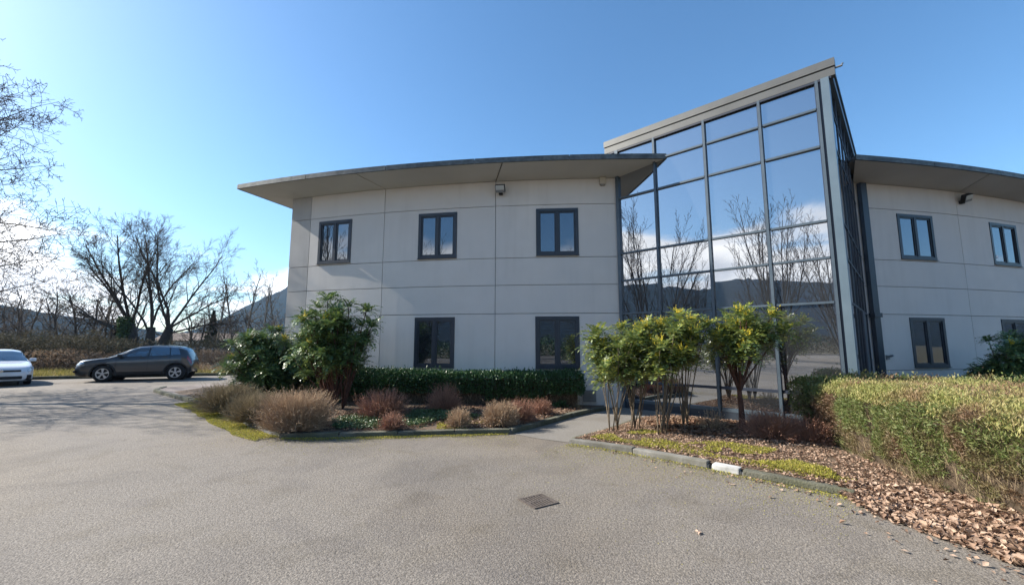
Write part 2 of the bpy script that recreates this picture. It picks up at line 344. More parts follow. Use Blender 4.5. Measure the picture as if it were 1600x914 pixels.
M['shrub_olive'] = leafmat('olive_twigs', [(0.180, 0.134, 0.082), (0.288, 0.226, 0.126), (0.414, 0.324, 0.190), (0.234, 0.190, 0.100)], rough=.9, trans=.1)
M['litter'] = leafmat('fallen_leaves', [(0.10, 0.055, 0.035), (0.30, 0.19, 0.125), (0.42, 0.29, 0.20), (0.52, 0.38, 0.28), (0.20, 0.12, 0.075), (0.38, 0.25, 0.175)], rough=.8, trans=.2)
M['litter_dark'] = leafmat('damp_leaves', [(0.095, 0.047, 0.030), (0.176, 0.095, 0.057), (0.297, 0.176, 0.108), (0.135, 0.068, 0.041), (0.405, 0.270, 0.162)], rough=.8, trans=.15)
M['ivy'] = leafmat('ivy_leaves', [(0.036, 0.077, 0.028), (0.072, 0.121, 0.041), (0.121, 0.182, 0.061), (0.061, 0.102, 0.041)], rough=.45, trans=.15)
M['grass'] = leafmat('verge_grass', [(0.13, 0.13, 0.03), (0.22, 0.19, 0.05), (0.30, 0.24, 0.085), (0.16, 0.16, 0.035), (0.34, 0.26, 0.12)], rough=.8, trans=.35)
M['bramble'] = leafmat('dry_bracken', [(0.13, 0.08, 0.05), (0.21, 0.14, 0.09), (0.31, 0.22, 0.145), (0.18, 0.125, 0.08), (0.40, 0.31, 0.22)], rough=.9, trans=.25)
M['thicket'] = leafmat('thicket_twigs', [(0.05, 0.05, 0.03), (0.085, 0.075, 0.05), (0.12, 0.10, 0.07), (0.055, 0.06, 0.03)], rough=.95, trans=.2)
M['fir'] = leafmat('fir_needles', [(0.016, 0.03, 0.016), (0.03, 0.05, 0.022), (0.045, 0.06, 0.03)], rough=.8, trans=.15)
M['post'] = mat('concrete_post', (0.30, 0.29, 0.27), (0.42, 0.41, 0.38), scale=6, rough=.95)
M['wire'] = mat('fence_wire', (0.16, 0.16, 0.15), rough=.6, metal=.6)
M['hill'] = mat('wooded_hillside', (0.012, 0.016, 0.013), (0.030, 0.030, 0.025), scale=0.012, rough=1, detail=12, c3=(0.018, 0.024, 0.018), scale3=.004, bump=.6, bscale=.03, bdist=8, spec=0.0)
M['car_grey'] = mat('grey_metallic_paint', (0.055, 0.057, 0.062), rough=.32, metal=.55, coat=1.0)
M['car_white'] = mat('white_paint_car', (0.72, 0.73, 0.76), rough=.3, coat=1.0)
M['car_black'] = mat('car_black_trim', (0.011, 0.011, 0.012), rough=.6)
M['car_glass'] = glassmat('car_glass', (0.62, 0.72, 0.78), 0.32, (0.018, 0.022, 0.026))
M['tyre'] = mat('tyre_rubber', (0.016, 0.016, 0.016), rough=.85)
M['alloy'] = mat('silver_alloy', (0.55, 0.55, 0.56), rough=.35, metal=.7)
M['lamp_glass'] = mat('headlamp', (0.5, 0.52, 0.55), rough=.12, metal=.3, coat=1)
M['lamp_red'] = mat('tail_lamp', (0.25, 0.012, 0.012), rough=.2, coat=1)
M['plate'] = mat('plate_white', (0.72, 0.72, 0.70), rough=.5)
M['chrome'] = mat('chrome', (0.7, 0.7, 0.7), rough=.15, metal=1)
M['wall_white'] = mat('far_render', (0.42, 0.42, 0.40), (0.5, 0.5, 0.48), scale=.7, rough=.9)
M['roof_far'] = mat('far_roof', (0.16, 0.12, 0.10), (0.22, 0.17, 0.14), scale=.9, rough=.9)

# ================================================================== the setting: ground, asphalt, beds, path, kerbs
rng = np.random.default_rng(7)
def sheet(name, poly, z, m, kind='structure'):
    b = MB(); b.add([(p[0], p[1], z) for p in poly], [tuple(range(len(poly)))])
    o = b.build(name, m)
    if o.data.polygons[0].normal.z < 0: o.data.flip_normals()
    return tag(o, kind=kind)
sheet('ground', [(-3000, -3000), (3000, -3000), (3000, 3000), (-3000, 3000)], -0.03, M['ground'])
def far_y(x): return 20.15 + 0.387 * (x + 22.4)           # the kerb line on the far side of the car park
sheet('asphalt_car_park', [(-62, far_y(-62)), (-62, -30), (34, -30), (34, 8), (30, 40), (6, far_y(6))], 0.0, M['asphalt'])

# outline of the left planting bed (from its kerb line), its paved tip, and the right bed
L_KERB = [(-12.9, 15.9), (-12.55, 15.05), (-11.6, 14.25), (-10.4, 13.3), (-9.1, 12.3), (-7.9, 11.3), (-6.5, 9.95), (-5.15, 8.65), (-4.55, 8.1), (-4.1, 7.78)]
L_KERB2 = [(-4.1, 7.74), (-3.2, 7.74), (-1.86, 7.9), (-0.9, 8.0), (-0.04, 8.1)]
L_KERB3 = [(-0.04, 8.1), (0.3, 8.48), (0.67, 8.95), (1.1, 9.55), (1.6, 10.2), (2.4, 10.95)]
R_KERB = [(1.0, 7.33), (1.35, 7.08), (1.65, 6.87), (2.16, 6.42), (2.66, 5.9), (2.95, 5.6), (3.37, 5.17), (3.75, 4.8)]
bed_left = L_KERB[2:] + L_KERB2[1:] + L_KERB3[1:] + [(2.4, 11.25), (-7.0, 13.0), (-6.5, 14.6), (-9.5, 16.6), (-11.4, 16.4)]
bed_left = [p for p in bed_left]
TIP = [(-12.9, 15.9), (-12.55, 15.05), (-11.6, 14.25), (-10.0, 13.0), (-9.7, 14.6), (-9.5, 17.4), (-12.2, 17.2)]
PATH = [(-0.04, 8.1), (0.3, 8.48), (0.67, 8.95), (1.1, 9.55), (1.6, 10.2), (2.4, 10.95), (2.95, 11.3), (6.62, 7.97), (6.2, 7.6), (4.6, 9.15), (3.5, 9.75), (2.8, 9.45), (2.0, 8.4), (1.43, 7.77), (1.0, 7.33), (0.5, 7.62)]
sheet('path', PATH, 0.006, M['path'])
bed_right = [(1.0, 7.33), (1.43, 7.77), (2.0, 8.4), (2.8, 9.45), (3.5, 9.75), (4.6, 9.15), (6.2, 7.6), (6.7, 7.95), (10.2, 11.9), (22, 15.5), (22, -2), (5.6, -3), (4.5, 0.5), (4.15, 2.6), (3.95, 3.6), (3.85, 4.4), (3.75, 4.8)] + R_KERB[-2:0:-1]

from mathutils.geometry import tessellate_polygon
def inpoly(P, poly):
    x, y = P[:, 0], P[:, 1]; inside = np.zeros(len(P), bool); n = len(poly); j = n - 1
    for i in range(n):
        xi, yi = poly[i]; xj, yj = poly[j]
        c = ((yi > y) != (yj > y)) & (x < (xj - xi) * (y - yi) / (yj - yi + 1e-12) + xi)
        inside ^= c; j = i
    return inside
def polydist(P, poly):
    d = np.full(len(P), 1e9); n = len(poly)
    for i in range(n):
        a = np.array(poly[i]); b = np.array(poly[(i + 1) % n]); ab = b - a
        t = np.clip(((P - a) @ ab) / max(1e-9, ab @ ab), 0, 1)
        d = np.minimum(d, np.linalg.norm(P - (a + t[:, None] * ab), axis=1))
    return d
def sample_poly(poly, n, r=rng):
    p = np.array(poly); lo, hi = p.min(0), p.max(0); out = []
    tot = 0
    while tot < n:
        q = lo + r.random((max(64, n * 2), 2)) * (hi - lo); q = q[inpoly(q, poly)]; out.append(q); tot += len(q)
    return np.concatenate(out)[:n]
def hsum(P, seed, amp=1.0, f=1.3):
    """cheap smooth height noise, used for uneven soil, hedges and moss"""
    r = np.random.default_rng(seed); s = np.zeros(len(P))
    for k in range(7):
        a = r.random() * 6.28; w = f * (0.6 + 1.4 * r.random()) * (1.35 ** k)
        s += np.sin((P[:, 0] * math.cos(a) + P[:, 1] * math.sin(a)) * w + r.random() * 6.28) / (1.35 ** k)
    return amp * s / 2.5
BED_Z = 0.07
def bed_height(P, poly, seed):
    d = polydist(P, poly)
    z = BED_Z + np.clip(d, 0, 1.2) * 0.05 + hsum(P, seed, 0.018, 2.2) * np.clip(d * 3, 0, 1)
    if seed == 5:                                   # no kerb along the foreground: the soil runs out onto the asphalt
        k = np.clip((5.0 - P[:, 1]) / .5, 0, 1) * (1 - np.clip(d / .5, 0, 1)); z = z * (1 - k) + .004 * k
    return z
def bed(name, poly, seed, m, step=0.16, zoff=0.0, kind='structure'):
    p = np.array(poly); lo, hi = p.min(0), p.max(0)
    nx, ny = [int(math.ceil((hi[i] - lo[i]) / step)) + 1 for i in (0, 1)]
    gx, gy = np.meshgrid(lo[0] + np.arange(nx) * step, lo[1] + np.arange(ny) * step, indexing='ij')
    P = np.stack([gx.ravel(), gy.ravel()], 1); ins = inpoly(P, poly)
    # pull the outside ring of vertices onto the outline so the edge follows the kerb
    Pn = P.copy()
    out = np.where(~ins)[0]
    best = np.full(len(out), 1e9); tgt = P[out].copy(); n = len(poly)
    for i in range(n):
        a, b = p[i], p[(i + 1) % n]; ab = b - a
        t = np.clip(((P[out] - a) @ ab) / max(1e-9, ab @ ab), 0, 1); q = a + t[:, None] * ab
        d = np.linalg.norm(P[out] - q, axis=1); k = d < best; best[k] = d[k]; tgt[k] = q[k]
    Pn[out] = tgt
    Z = bed_height(Pn, poly, seed) + zoff
    idx = np.arange(nx * ny).reshape(nx, ny)
    F = np.stack([idx[:-1, :-1].ravel(), idx[1:, :-1].ravel(), idx[1:, 1:].ravel(), idx[:-1, 1:].ravel()], 1)
    F = F[ins[F].any(1)]
    o = link(name, fast_mesh(name, np.column_stack([Pn, Z]), F, m, smooth=True))
    return tag(o, kind=kind)
bed('left_planting_bed', bed_left, 3, M['soil'])
bed('right_planting_bed', bed_right, 5, M['soil'], step=.2)
tipb = MB(); tipb.prism(TIP, -0.01, 0.085); tag(tipb.build('paved_bed_tip', M['pavers']), kind='structure')

def resample(pts, step):
    p = np.array(pts, float); seg = np.linalg.norm(np.diff(p, axis=0), axis=1); s = np.concatenate([[0], np.cumsum(seg)])
    n = max(1, round(s[-1] / step)); q = np.linspace(0, s[-1], n + 1)
    return np.column_stack([np.interp(q, s, p[:, 0]), np.interp(q, s, p[:, 1])])
def kerb_run(name, pts, m, h=0.11, w=0.13, step=1.0, gap=0.012, side=1, special=None, tilt=.006):
    base = MB(); q = resample(pts, step / 3)
    root = None
    # mortar bed just below the stones
    for a, b in zip(q[:-1], q[1:]):
        d = b - a; L = np.linalg.norm(d); c = (a + b) / 2
        base.box((c[0], c[1], h / 2 - .02), (L + .02, w - .03, h - .03), rz=math.atan2(d[1], d[0]))
    root = base.build(name, M['joint']); tag(root, kind='structure')
    q = resample(pts, step); r = random.Random(len(pts) * 7 + int(pts[0][0] * 10))
    for i, (a, b) in enumerate(zip(q[:-1], q[1:])):
        d = b - a; L = np.linalg.norm(d)
        s = MB(); s.box((0, 0, 0), (L - gap, w * r.uniform(.96, 1.04), h * r.uniform(.95, 1.06)))
        me = s.mesh('kerb_stone', M['white_paint'] if special == i else m, bevel=.014)
        o = link('kerb_stone', me, root, loc=((a[0] + b[0]) / 2, (a[1] + b[1]) / 2, h / 2 + r.uniform(-tilt, tilt)),
                 rot=(r.uniform(-.03, .03), r.uniform(-.012, .012), math.atan2(d[1], d[0]) + r.uniform(-.012, .012)))
        if special == i: o['label'] = 'short white painted kerb stone'
    return root
kerb_run('bed_kerb', L_KERB, M['kerb_dark'], h=.10)
kerb_run('bed_front_kerb', L_KERB2, M['kerb_dark'], h=.09)
kerb_run('path_kerb', L_KERB3, M['kerb_dark'], h=.10, step=.8)
kerb_run('right_bed_kerb', R_KERB[:5], M['kerb'], h=.09, w=.14, step=.95)
wk = kerb_run('white_marked_kerb', [(2.70, 5.86), (2.94, 5.615)], M['kerb'], h=.085, w=.14, step=.4, special=0)
for i, c in enumerate([c for c in wk.children]):
    if c.data.materials[0] is not M['white_paint']: c.data.materials[0] = M['white_paint']; c['label'] = 'white painted kerb stone'
kerb_run('right_bed_low_kerb', [(2.96, 5.59), (3.37, 5.17), (3.75, 4.8)], M['kerb_dark'], h=.075, w=.14, step=.8)
kerb_run('path_edge_kerb', [(1.05, 7.42), (1.43, 7.8), (2.0, 8.42), (2.8, 9.47)], M['kerb_dark'], h=.07, w=.08, step=.9)
kerb_run('far_kerb', [(x, far_y(x) + .07) for x in (-46, -30, -22.4, -14, -4)], M['kerb_dark'], h=.15, w=.16, step=1.0)

# ================================================================== office building
def poly_curve(pts, deg=2):
    p = np.array(pts); c = np.polyfit(p[:, 0], p[:, 1], deg); d = np.polyder(c)
    return (lambda x: float(np.polyval(c, x))), (lambda x: float(np.polyval(d, x)))
yL, dL = poly_curve([(-7.08, 13.08), (-6.35, 12.85), (-3.86, 12.2), (-1.1, 11.67), (0.91, 11.45), (2.27, 11.37), (2.94, 11.35)])
yR, dR = poly_curve([(10.2, 11.72), (12.0, 12.03), (13.6, 12.42), (16.65, 13.3)])
eL, _ = poly_curve([(-8.5, 12.5), (-4.13, 11.25), (-0.54, 10.62), (2.0, 10.40), (4.0, 10.38)])
eR, _ = poly_curve([(9.15, 10.45), (11.44, 10.85), (14.94, 11.73)])
Z_S, Z_E = 6.30, 6.43
def hit_wall(u, v, curve):
    d = ray(u, v); lo, hi = 5.0, 40.0
    for _ in range(60):
        t = (lo + hi) / 2
        if d.y * t < curve(d.x * t): lo = t
        else: hi = t
    return d.x * lo, CAM_H + d.z * lo
building = empty('office_building', (2.94, 11.6, 0))
BO = Vector((2.94, 11.6, 0))
def bpart(mb, name, m, parent=None, **k):
    mb.v = [(p[0] - BO.x, p[1] - BO.y, p[2]) for p in mb.v]
    return mb.build(name, m, parent or building, **k)
tag(building, 'two storey grey concrete office with curved wings and mirrored glass entrance tower', 'office building')

ROWS = [(-0.05, 0.94), (0.94, 2.49), (2.49, 3.28), (3.28, 4.05), (4.05, 5.56), (5.56, Z_S)]
def panel_piece(curve, slope, x0, x1, z0, z1, holes, th=.05, gap=.0075):
    """one curved precast panel with its window holes cut out, real thickness"""
    x0 += gap; x1 -= gap; z0 += gap; z1 -= gap
    xs = {x0, x1}; zs = {z0, z1}
    n = max(2, int((x1 - x0) / .45))
    for i in range(1, n): xs.add(x0 + (x1 - x0) * i / n)
    for (a, b, c, d) in holes: xs |= {a, b}; zs |= {c, d}
    xs = sorted(x for x in xs if x0 - 1e-6 <= x <= x1 + 1e-6); zs = sorted(z for z in zs if z0 - 1e-6 <= z <= z1 + 1e-6)
    bm = bmesh.new(); vm = {}
    def vert(i, j):
        if (i, j) not in vm: vm[i, j] = bm.verts.new((xs[i] - BO.x, curve(xs[i]) - BO.y, zs[j]))
        return vm[i, j]
    for i in range(len(xs) - 1):
        for j in range(len(zs) - 1):
            mx_, mz_ = (xs[i] + xs[i + 1]) / 2, (zs[j] + zs[j + 1]) / 2
            if any(a < mx_ < b and c < mz_ < d for a, b, c, d in holes): continue
            bm.faces.new((vert(i, j), vert(i + 1, j), vert(i + 1, j + 1), vert(i, j + 1)))
    be = [e for e in bm.edges if len(e.link_faces) == 1]
    r = bmesh.ops.extrude_edge_only(bm, edges=be)
    for v in [g for g in r['geom'] if isinstance(g, bmesh.types.BMVert)]:
        x = v.co.x + BO.x; s = slope(x); n_ = Vector((-s, 1, 0)).normalized()
        v.co += n_ * th
    bmesh.ops.recalc_face_normals(bm, faces=bm.faces[:])
    me = bpy.data.meshes.new('concrete_panel'); bm.to_mesh(me); bm.free()
    return me
def wing(curve, slope, joints, wins, core_end, dark_first=False):
    n = 24; xs = np.linspace(joints[0] + .004, joints[-1] - .004, n)
    front = [(x - slope(x) * .045, curve(x) + .045) for x in xs]
    b = MB(); b.prism(front + core_end, -.05, Z_S + .06)
    core = bpart(b, 'wall', M['joint'])
    for k in range(len(joints) - 1):
        for (z0, z1) in ROWS:
            hs = [(a, c, max(z0, d) if False else d, e) for (a, c, d, e) in wins if joints[k] < (a + c) / 2 < joints[k + 1] and z0 < (d + e) / 2 < z1]
            me = panel_piece(curve, slope, joints[k], joints[k + 1], z0, z1, hs)
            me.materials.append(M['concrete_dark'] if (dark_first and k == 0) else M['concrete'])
            link('concrete_panel', me, core)
    for (x0, x1, z0, z1) in wins: window(curve, slope, x0, x1, z0, z1)
    return core
def window(curve, slope, x0, x1, z0, z1):
    xc = (x0 + x1) / 2; a = math.atan(slope(xc)); W = (x1 - x0) / math.cos(a) - .012; Hh = z1 - z0 - .012
    T = Matrix.Translation((xc - BO.x, curve(xc) - BO.y, (z0 + z1) / 2)) @ Matrix.Rotation(a, 4, 'Z')
    def loc(mb, name, m, parent, **k):
        o = mb.build(name, m, parent, **k)
        if parent is building: o.matrix_local = T
        return o
    f = MB(); fw = .085
    f.box((0, .02, Hh / 2 - fw / 2), (W, .07, fw)); f.box((0, .02, -Hh / 2 + fw / 2), (W, .07, fw))
    for s in (-1, 1): f.box((s * (W / 2 - fw / 2), .021, 0), (fw, .066, Hh - 2 * fw))
    f.box((0, .024, 0), (.075, .06, Hh - 2 * fw))
    fo = loc(f, 'window', M['frame'], building)
    for s in (-1, 1):
        cx_ = s * (W / 2 - fw + .0375) / 2
        w = W / 2 - fw - .0375; h = Hh - 2 * fw
        sash = MB(); sw = .038
        sash.box((cx_, .032, h / 2 - sw / 2), (w - .004, .045, sw)); sash.box((cx_, .032, -h / 2 + sw / 2), (w - .004, .045, sw))
        for q in (-1, 1): sash.box((cx_ + q * (w / 2 - sw / 2 - .002), .0325, 0), (sw, .042, h - 2 * sw))
        sash.build('sash', M['frame'], fo)
        p = MB(); tilt = random.Random(int(xc * 91 + s)).uniform(-.004, .004)
        p.box((0, 0, 0), (w - 2 * sw, .012, h - 2 * sw), M=Matrix.Translation((cx_, .04, 0)) @ Matrix.Rotation(tilt, 4, 'X') @ Matrix.Rotation(tilt * 1.3, 4, 'Z'))
        p.build('pane', M['glass_win'], fo)
    sill = MB(); sill.box((0, -.022, -Hh / 2 - .003), (W + .02, .05, .014)); sill.build('sill', M['frame'], fo)
    return fo
def span(u0, u1, v, curve): return hit_wall(u0, v, curve)[0], hit_wall(u1, v, curve)[0]
UP, LO = (4.09, 5.45), (1.0, 2.41)
winsL = [(*span(497.5, 549, 377, yL), *UP), (*span(653.5, 714, 368, yL), *UP), (*span(837.5, 904, 362, yL), *UP),
         (*span(647, 710, 535, yL), *LO), (*span(836.5, 906, 535, yL), *LO)]
w0 = winsL[0]; winsL.append((w0[0], w0[1], *LO))
winsR = [(*span(1404, 1459.5, 370, yR), *UP), (*span(1549, 1590, 380, yR), *UP), (*span(1425, 1480, 538, yR), *LO), (*span(1570, 1614, 545, yR), *LO)]
JL = [-7.08, -6.35, hit_wall(598.5, 400, yL)[0], hit_wall(774, 400, yL)[0], 2.935]
JR = [9.9, hit_wall(1505, 400, yR)[0], 17.2, 20.5]
wing(yL, dL, JL, winsL, [(2.93, 19), (-4.7, 19.9), (-7.0, 13.2)], dark_first=True)
wing(yR, dR, JR, winsR, [(20.4, 23), (9.95, 19)])

# vent grille low in the wall
p = at_z(921, 628, 0); gx0 = hit_wall(921, 626, yL)[0]
g = MB(); g.box((gx0, yL(gx0) - .02, .30), (.34, .06, .30))
vo = bpart(g, 'vent_grille', M['vent'])
for k in range(5):
    s = MB(); s.box((gx0, yL(gx0) - .058, .20 + k * .05), (.29, .014, .022)); bpart(s, 'slat', M['vent'], vo)

# ---- wing roofs: slab, zinc edge, soffit boards
def roof(curve, edge, wx0, wx1, ex0, ex1, back, joints, left_side=None):
    n = 20
    ex = np.linspace(ex0, ex1, n); E_ = [(x, edge(x)) for x in ex]
    b = MB(); b.prism(E_ + back, Z_E + .012, Z_E + .10)
    ro = bpart(b, 'roof', M['roofing'])
    # soffit boards between wall head and eave
    for a, c in zip(joints[:-1], joints[1:]):
        s = MB(); m = 9; V = []; g = .0013
        span_ = joints[-1] - joints[0]
        for i in range(m):
            t = a + g / span_ + (c - a - 2 * g / span_) * i / (m - 1)
            xw = wx0 + (wx1 - wx0) * t; xe = ex0 + (ex1 - ex0) * t
            V += [(xw, curve(xw) + .03, Z_S), (xe, edge(xe) + .02, Z_E), (xw, curve(xw) + .03, Z_S + .02), (xe, edge(xe) + .02, Z_E + .011)]
        F = []
        for i in range(m - 1):
            k = 4 * i; F += [(k, k + 4, k + 5, k + 1), (k + 2, k + 3, k + 7, k + 6), (k + 1, k + 5, k + 7, k + 3), (k, k + 2, k + 6, k + 4)]
        F += [(0, 1, 3, 2), (4 * m - 4, 4 * m - 2, 4 * m - 1, 4 * m - 3)]
        s.add(V, F); bpart(s, 'soffit_board', M['soffit'], ro)
    # zinc edge strips
    ks = np.linspace(0, 1, 6)
    for a, c in zip(ks[:-1], ks[1:]):
        s = MB(); m = 6; V = []
        for i in range(m):
            t = a + .0006 + (c - a - .0012) * i / (m - 1); x = ex0 + (ex1 - ex0) * t; y = edge(x)
            V += [(x, y - .03, Z_E - .01), (x, y - .03, Z_E + .125), (x, y + .018, Z_E + .125), (x, y + .018, Z_E - .01)]
        F = [(4 * i + j, 4 * i + (j + 1) % 4, 4 * i + 4 + (j + 1) % 4, 4 * i + 4 + j) for i in range(m - 1) for j in range(4)] + [(0, 1, 2, 3), (4 * m - 4, 4 * m - 1, 4 * m - 2, 4 * m - 3)]
        s.add(V, F); bpart(s, 'edge_trim', M['zinc'], ro)
    if left_side:
        (sx0, sy0), (sx1, sy1), (ix0, iy0), (ix1, iy1) = left_side
        s = MB(); s.add([(sx0, sy0, Z_E), (sx1, sy1, Z_E), (ix1, iy1, Z_S), (ix0, iy0, Z_S), (sx0, sy0, Z_E + .01), (sx1, sy1, Z_E + .01), (ix1, iy1, Z_S + .01), (ix0, iy0, Z_S + .01)],
                        [(0, 1, 2, 3), (4, 7, 6, 5), (0, 4, 5, 1), (1, 5, 6, 2), (2, 6, 7, 3), (3, 7, 4, 0)])
        bpart(s, 'soffit_board', M['soffit'], ro)
        d = Vector((sx1 - sx0, sy1 - sy0, 0)); s = MB()
        s.box(((sx0 + sx1) / 2 - .01, (sy0 + sy1) / 2, Z_E + .057), (d.length, .04, .13), rz=math.atan2(d.y, d.x)); bpart(s, 'edge_trim', M['zinc'], ro)
    return ro
roof(yL, eL, -7.08, 2.94, -8.5, 4.0, [(2.6, 11.7), (3.0, 19.6), (-5.3, 20.4)],
     [0, (JL[2] + 7.08) / 10.02, (JL[3] + 7.08) / 10.02, 1.0], ((-8.5, 12.5), (-5.6, 20.4), (-7.08, 13.1), (-4.9, 19.9)))
roof(yR, eR, 9.9, 20.5, 8.95, 21.3, [(21.3, 24), (9.6, 20), (9.4, 12.2)], [0, (JR[1] - 9.9) / 10.6 + .02, .68, 1.0])

# ---- glass entrance tower
TA = Vector((2.94, 11.32, 0)); ta = R(43)
te = Vector((math.cos(ta), -math.sin(ta), 0)); tn = Vector((-math.sin(ta), -math.cos(ta), 0)); ts = -tn
TL = 4.87; Z_TOP = 7.44; Z_G = 7.08
def tbox(mb, t0, t1, n0, n1, z0, z1):
    """box in tower coordinates: t along the front, n outwards from the front, z up"""
    ps = [TA + te * t + tn * n + Vector((0, 0, z)) for t in (t0, t1) for n in (n0, n1) for z in (z0, z1)]
    mb.add(ps, [(0, 1, 3, 2), (4, 6, 7, 5), (0, 4, 5, 1), (2, 3, 7, 6), (0, 2, 6, 4), (1, 5, 7, 3)]); return mb
core = bpart(tbox(MB(), -.28, TL - .06, -7.5, -.06, 0, Z_TOP - .06), 'glass_tower', M['mullion_dark'])
MUL = [0.03, 1.12, 2.39, 3.59, 4.66]
TRZ = [0.20, 0.68, 2.47, 3.36, 4.11, 5.67, 6.48, Z_G]
def tp(mb, name, m): return bpart(mb, name, m, core)
for i, t in enumerate(MUL):
    w = .026 if i else .045
    tp(tbox(MB(), t - w, t + w, -.05, .05, .02, Z_G), 'mullion', M['mullion'])
    tp(tbox(MB(), t - w - .016, t - w - .001, -.05, .02, .2, Z_G), 'gasket', M['mullion_dark'])
for a, b in zip(MUL[:-1], MUL[1:]):
    for k, z in enumerate(TRZ):
        h = .022 if 0 < k < 7 else .04
        if k == 1: h = .03
        if k == 7: continue
        tp(tbox(MB(), a + .046, b - .044, -.05, .03 if k != 1 else .01, z - h, z + h), 'transom', M['mullion'] if k != 1 else M['mullion_dark'])
    for z0, z1 in zip(TRZ[:-1], TRZ[1:]):
        r = random.Random(int(a * 100 + z0 * 17)); ax, az = r.uniform(-.007, .007), r.uniform(-.006, .006)
        cx_, cz_ = (a + b) / 2, (z0 + z1) / 2; w, h = (b - a) / 2 - .03, (z1 - z0) / 2 - .018
        V = []
        for n_ in (-.012, -.004):
            for (dx, dz) in ((-w, -h), (w, -h), (w, h), (-w, h)):
                V.append(TA + te * (cx_ + dx) + tn * (n_ - .02 + dx * ax + dz * az) + Vector((0, 0, cz_ + dz)))
        q = MB(); q.add(V, [(3, 2, 1, 0), (4, 5, 6, 7), (0, 1, 5, 4), (1, 2, 6, 5), (2, 3, 7, 6), (3, 0, 4, 7)])
        tp(q, 'glass_pane', M['glass_tower'])
tp(tbox(MB(), -.02, TL - .03, -.055, .03, 0, .17), 'plinth', M['frame'])
tp(tbox(MB(), 4.69, 4.728, -.05, .02, .0, Z_G), 'column_shadow_gap', M['mullion_dark'])
tp(tbox(MB(), 4.732, TL + .0, -.20, .06, .0, Z_G), 'corner_column', M['column'])
# side face (looking right, away from the photograph's axis)
SM = [0.24, 1.1, 2.0, 2.9, 3.8, 4.7, 5.55, 6.5]
for s in SM:
    tp(tbox(MB(), TL - .05, TL - .004, -s - .025, -s + .025, .02, Z_G), 'mullion', M['frame'])
for a, b in zip(SM[:-1], SM[1:]):
    for k, z in enumerate(TRZ):
        if k in (1, 7): continue
        tp(tbox(MB(), TL - .05, TL - .008, -b + .026, -a - .026, z - .022, z + .022), 'transom', M['mullion_dark'])
    for z0, z1 in zip(TRZ[:-1], TRZ[1:]):
        tp(tbox(MB(), TL - .035, TL - .022, -b + .03, -a - .03, z0 + .012, z1 - .012), 'glass_pane', M['glass_tower'])
dr_ = tp(tbox(MB(), TL - .02, TL + .002, -3.76, -2.95, .06, 2.44), 'entrance_door', M['mullion_dark'])
hb = MB(); a_ = TA + te * (TL + .08) - tn * -0 + tn * -3.05
hb.tube([a_ + Vector((0, 0, .9)), a_ + Vector((0, 0, 1.3))], .015); bpart(hb, 'door_handle', M['grey_metal'], core)
dp = MB(); dp.box((10.06, 11.60, 3.1), (.20, .12, 6.3), rz=.2); bpart(dp, 'downpipe', M['frame'])
dp = MB(); dp.box((10.06, 11.58, 2.45), (.26, .16, .12), rz=.2); bpart(dp, 'pipe_collar', M['frame'])
# roof cladding of the tower: two overlapping grey bands and capping
tp(tbox(MB(), -.33, TL + .11, -.10, .05, Z_G, Z_G + .165), 'cladding_band', M['fascia'])
tp(tbox(MB(), -.33, TL + .11, -.10, .03, Z_G + .167, Z_G + .188), 'shadow_gap', M['mullion_dark'])
tp(tbox(MB(), -.34, TL + .12, -.10, .07, Z_G + .19, Z_TOP), 'cladding_band', M['fascia'])
tp(tbox(MB(), -.30, TL + .04, .0, .045, Z_G - .045, Z_G - .002), 'shadow_gap', M['mullion_dark'])
tp(tbox(MB(), TL - .1, TL + .06, -7.5, -.102, Z_G, Z_G + .185), 'side_band', M['mullion'])
tp(tbox(MB(), TL - .1, TL + .09, -7.5, -.102, Z_G + .21, Z_TOP - .06), 'side_band', M['mullion'])
tp(tbox(MB(), -.33, -.282, -7.5, -.102, 6.4, Z_TOP - .02), 'side_band', M['fascia'])
tp(tbox(MB(), -.28, TL - .1, -7.5, -.102, Z_TOP - .058, Z_TOP - .03), 'tower_roof', M['roofing'])
sp = MB(); a_ = TA + te * (TL + .1) + tn * -.2 + Vector((0, 0, Z_TOP - .09)); sp.tube([a_, a_ + te * .12, a_ + te * .13 + Vector((0, 0, .04))], .022, n=8)
tp(sp, 'rain_spout', M['grey_metal'])

# ---- fittings on the walls (each its own thing)
def floodlight(u, v, curve, slope, label, tilt=0.0):
    x, z = hit_wall(u, v, curve); a = math.atan(slope(x))
    o = empty('floodlight', (x, curve(x), z), a)
    b = MB(); b.box((0, -.05, -.10), (.10, .10, .10)); b.tube([(0, -.02, -.1), (0, -.16, -.08)], .025, n=8); b.build('bracket', M['black'], o)
    T = Matrix.Translation((0, -.17, 0)) @ Matrix.Rotation(R(28), 4, 'X') @ Matrix.Rotation(tilt, 4, 'Y')
    h = MB(); h.box((0, 0, 0), (.27, .13, .22), M=T); ho = h.build('housing', M['black'], o, bevel=.012)
    l = MB(); l.box((0, 0, 0), (.235, .012, .13), M=T @ Matrix.Translation((0, -.072, .03))); l.build('lens', M['lens'], o)
    f = MB()
    for k in range(4): f.box((0, 0, 0), (.25, .006, .012), M=T @ Matrix.Translation((0, -.070, -.05 - k * .018)))
    f.build('cooling_fins', M['grey_metal'], o)
    tag(o, label, 'floodlight', 'floodlights under the eaves'); return o
floodlight(783, 298, yL, dL, 'square black floodlight under the eave of the left wing, above a panel joint')
floodlight(1499, 312, yR, dR, 'tilted black floodlight under the eave of the right wing', tilt=-.35)
x, z = hit_wall(941, 284, yL)
al = empty('alarm_box', (x, yL(x), z), math.atan(dL(x)))
b = MB(); b.box((0, -.05, 0), (.17, .10, .20)); b.build('cover', M['beige'], al, bevel=.012)
b = MB(); b.box((0, -.05, -.115), (.13, .08, .03)); b.build('siren_base', M['vent'], al, bevel=.005)
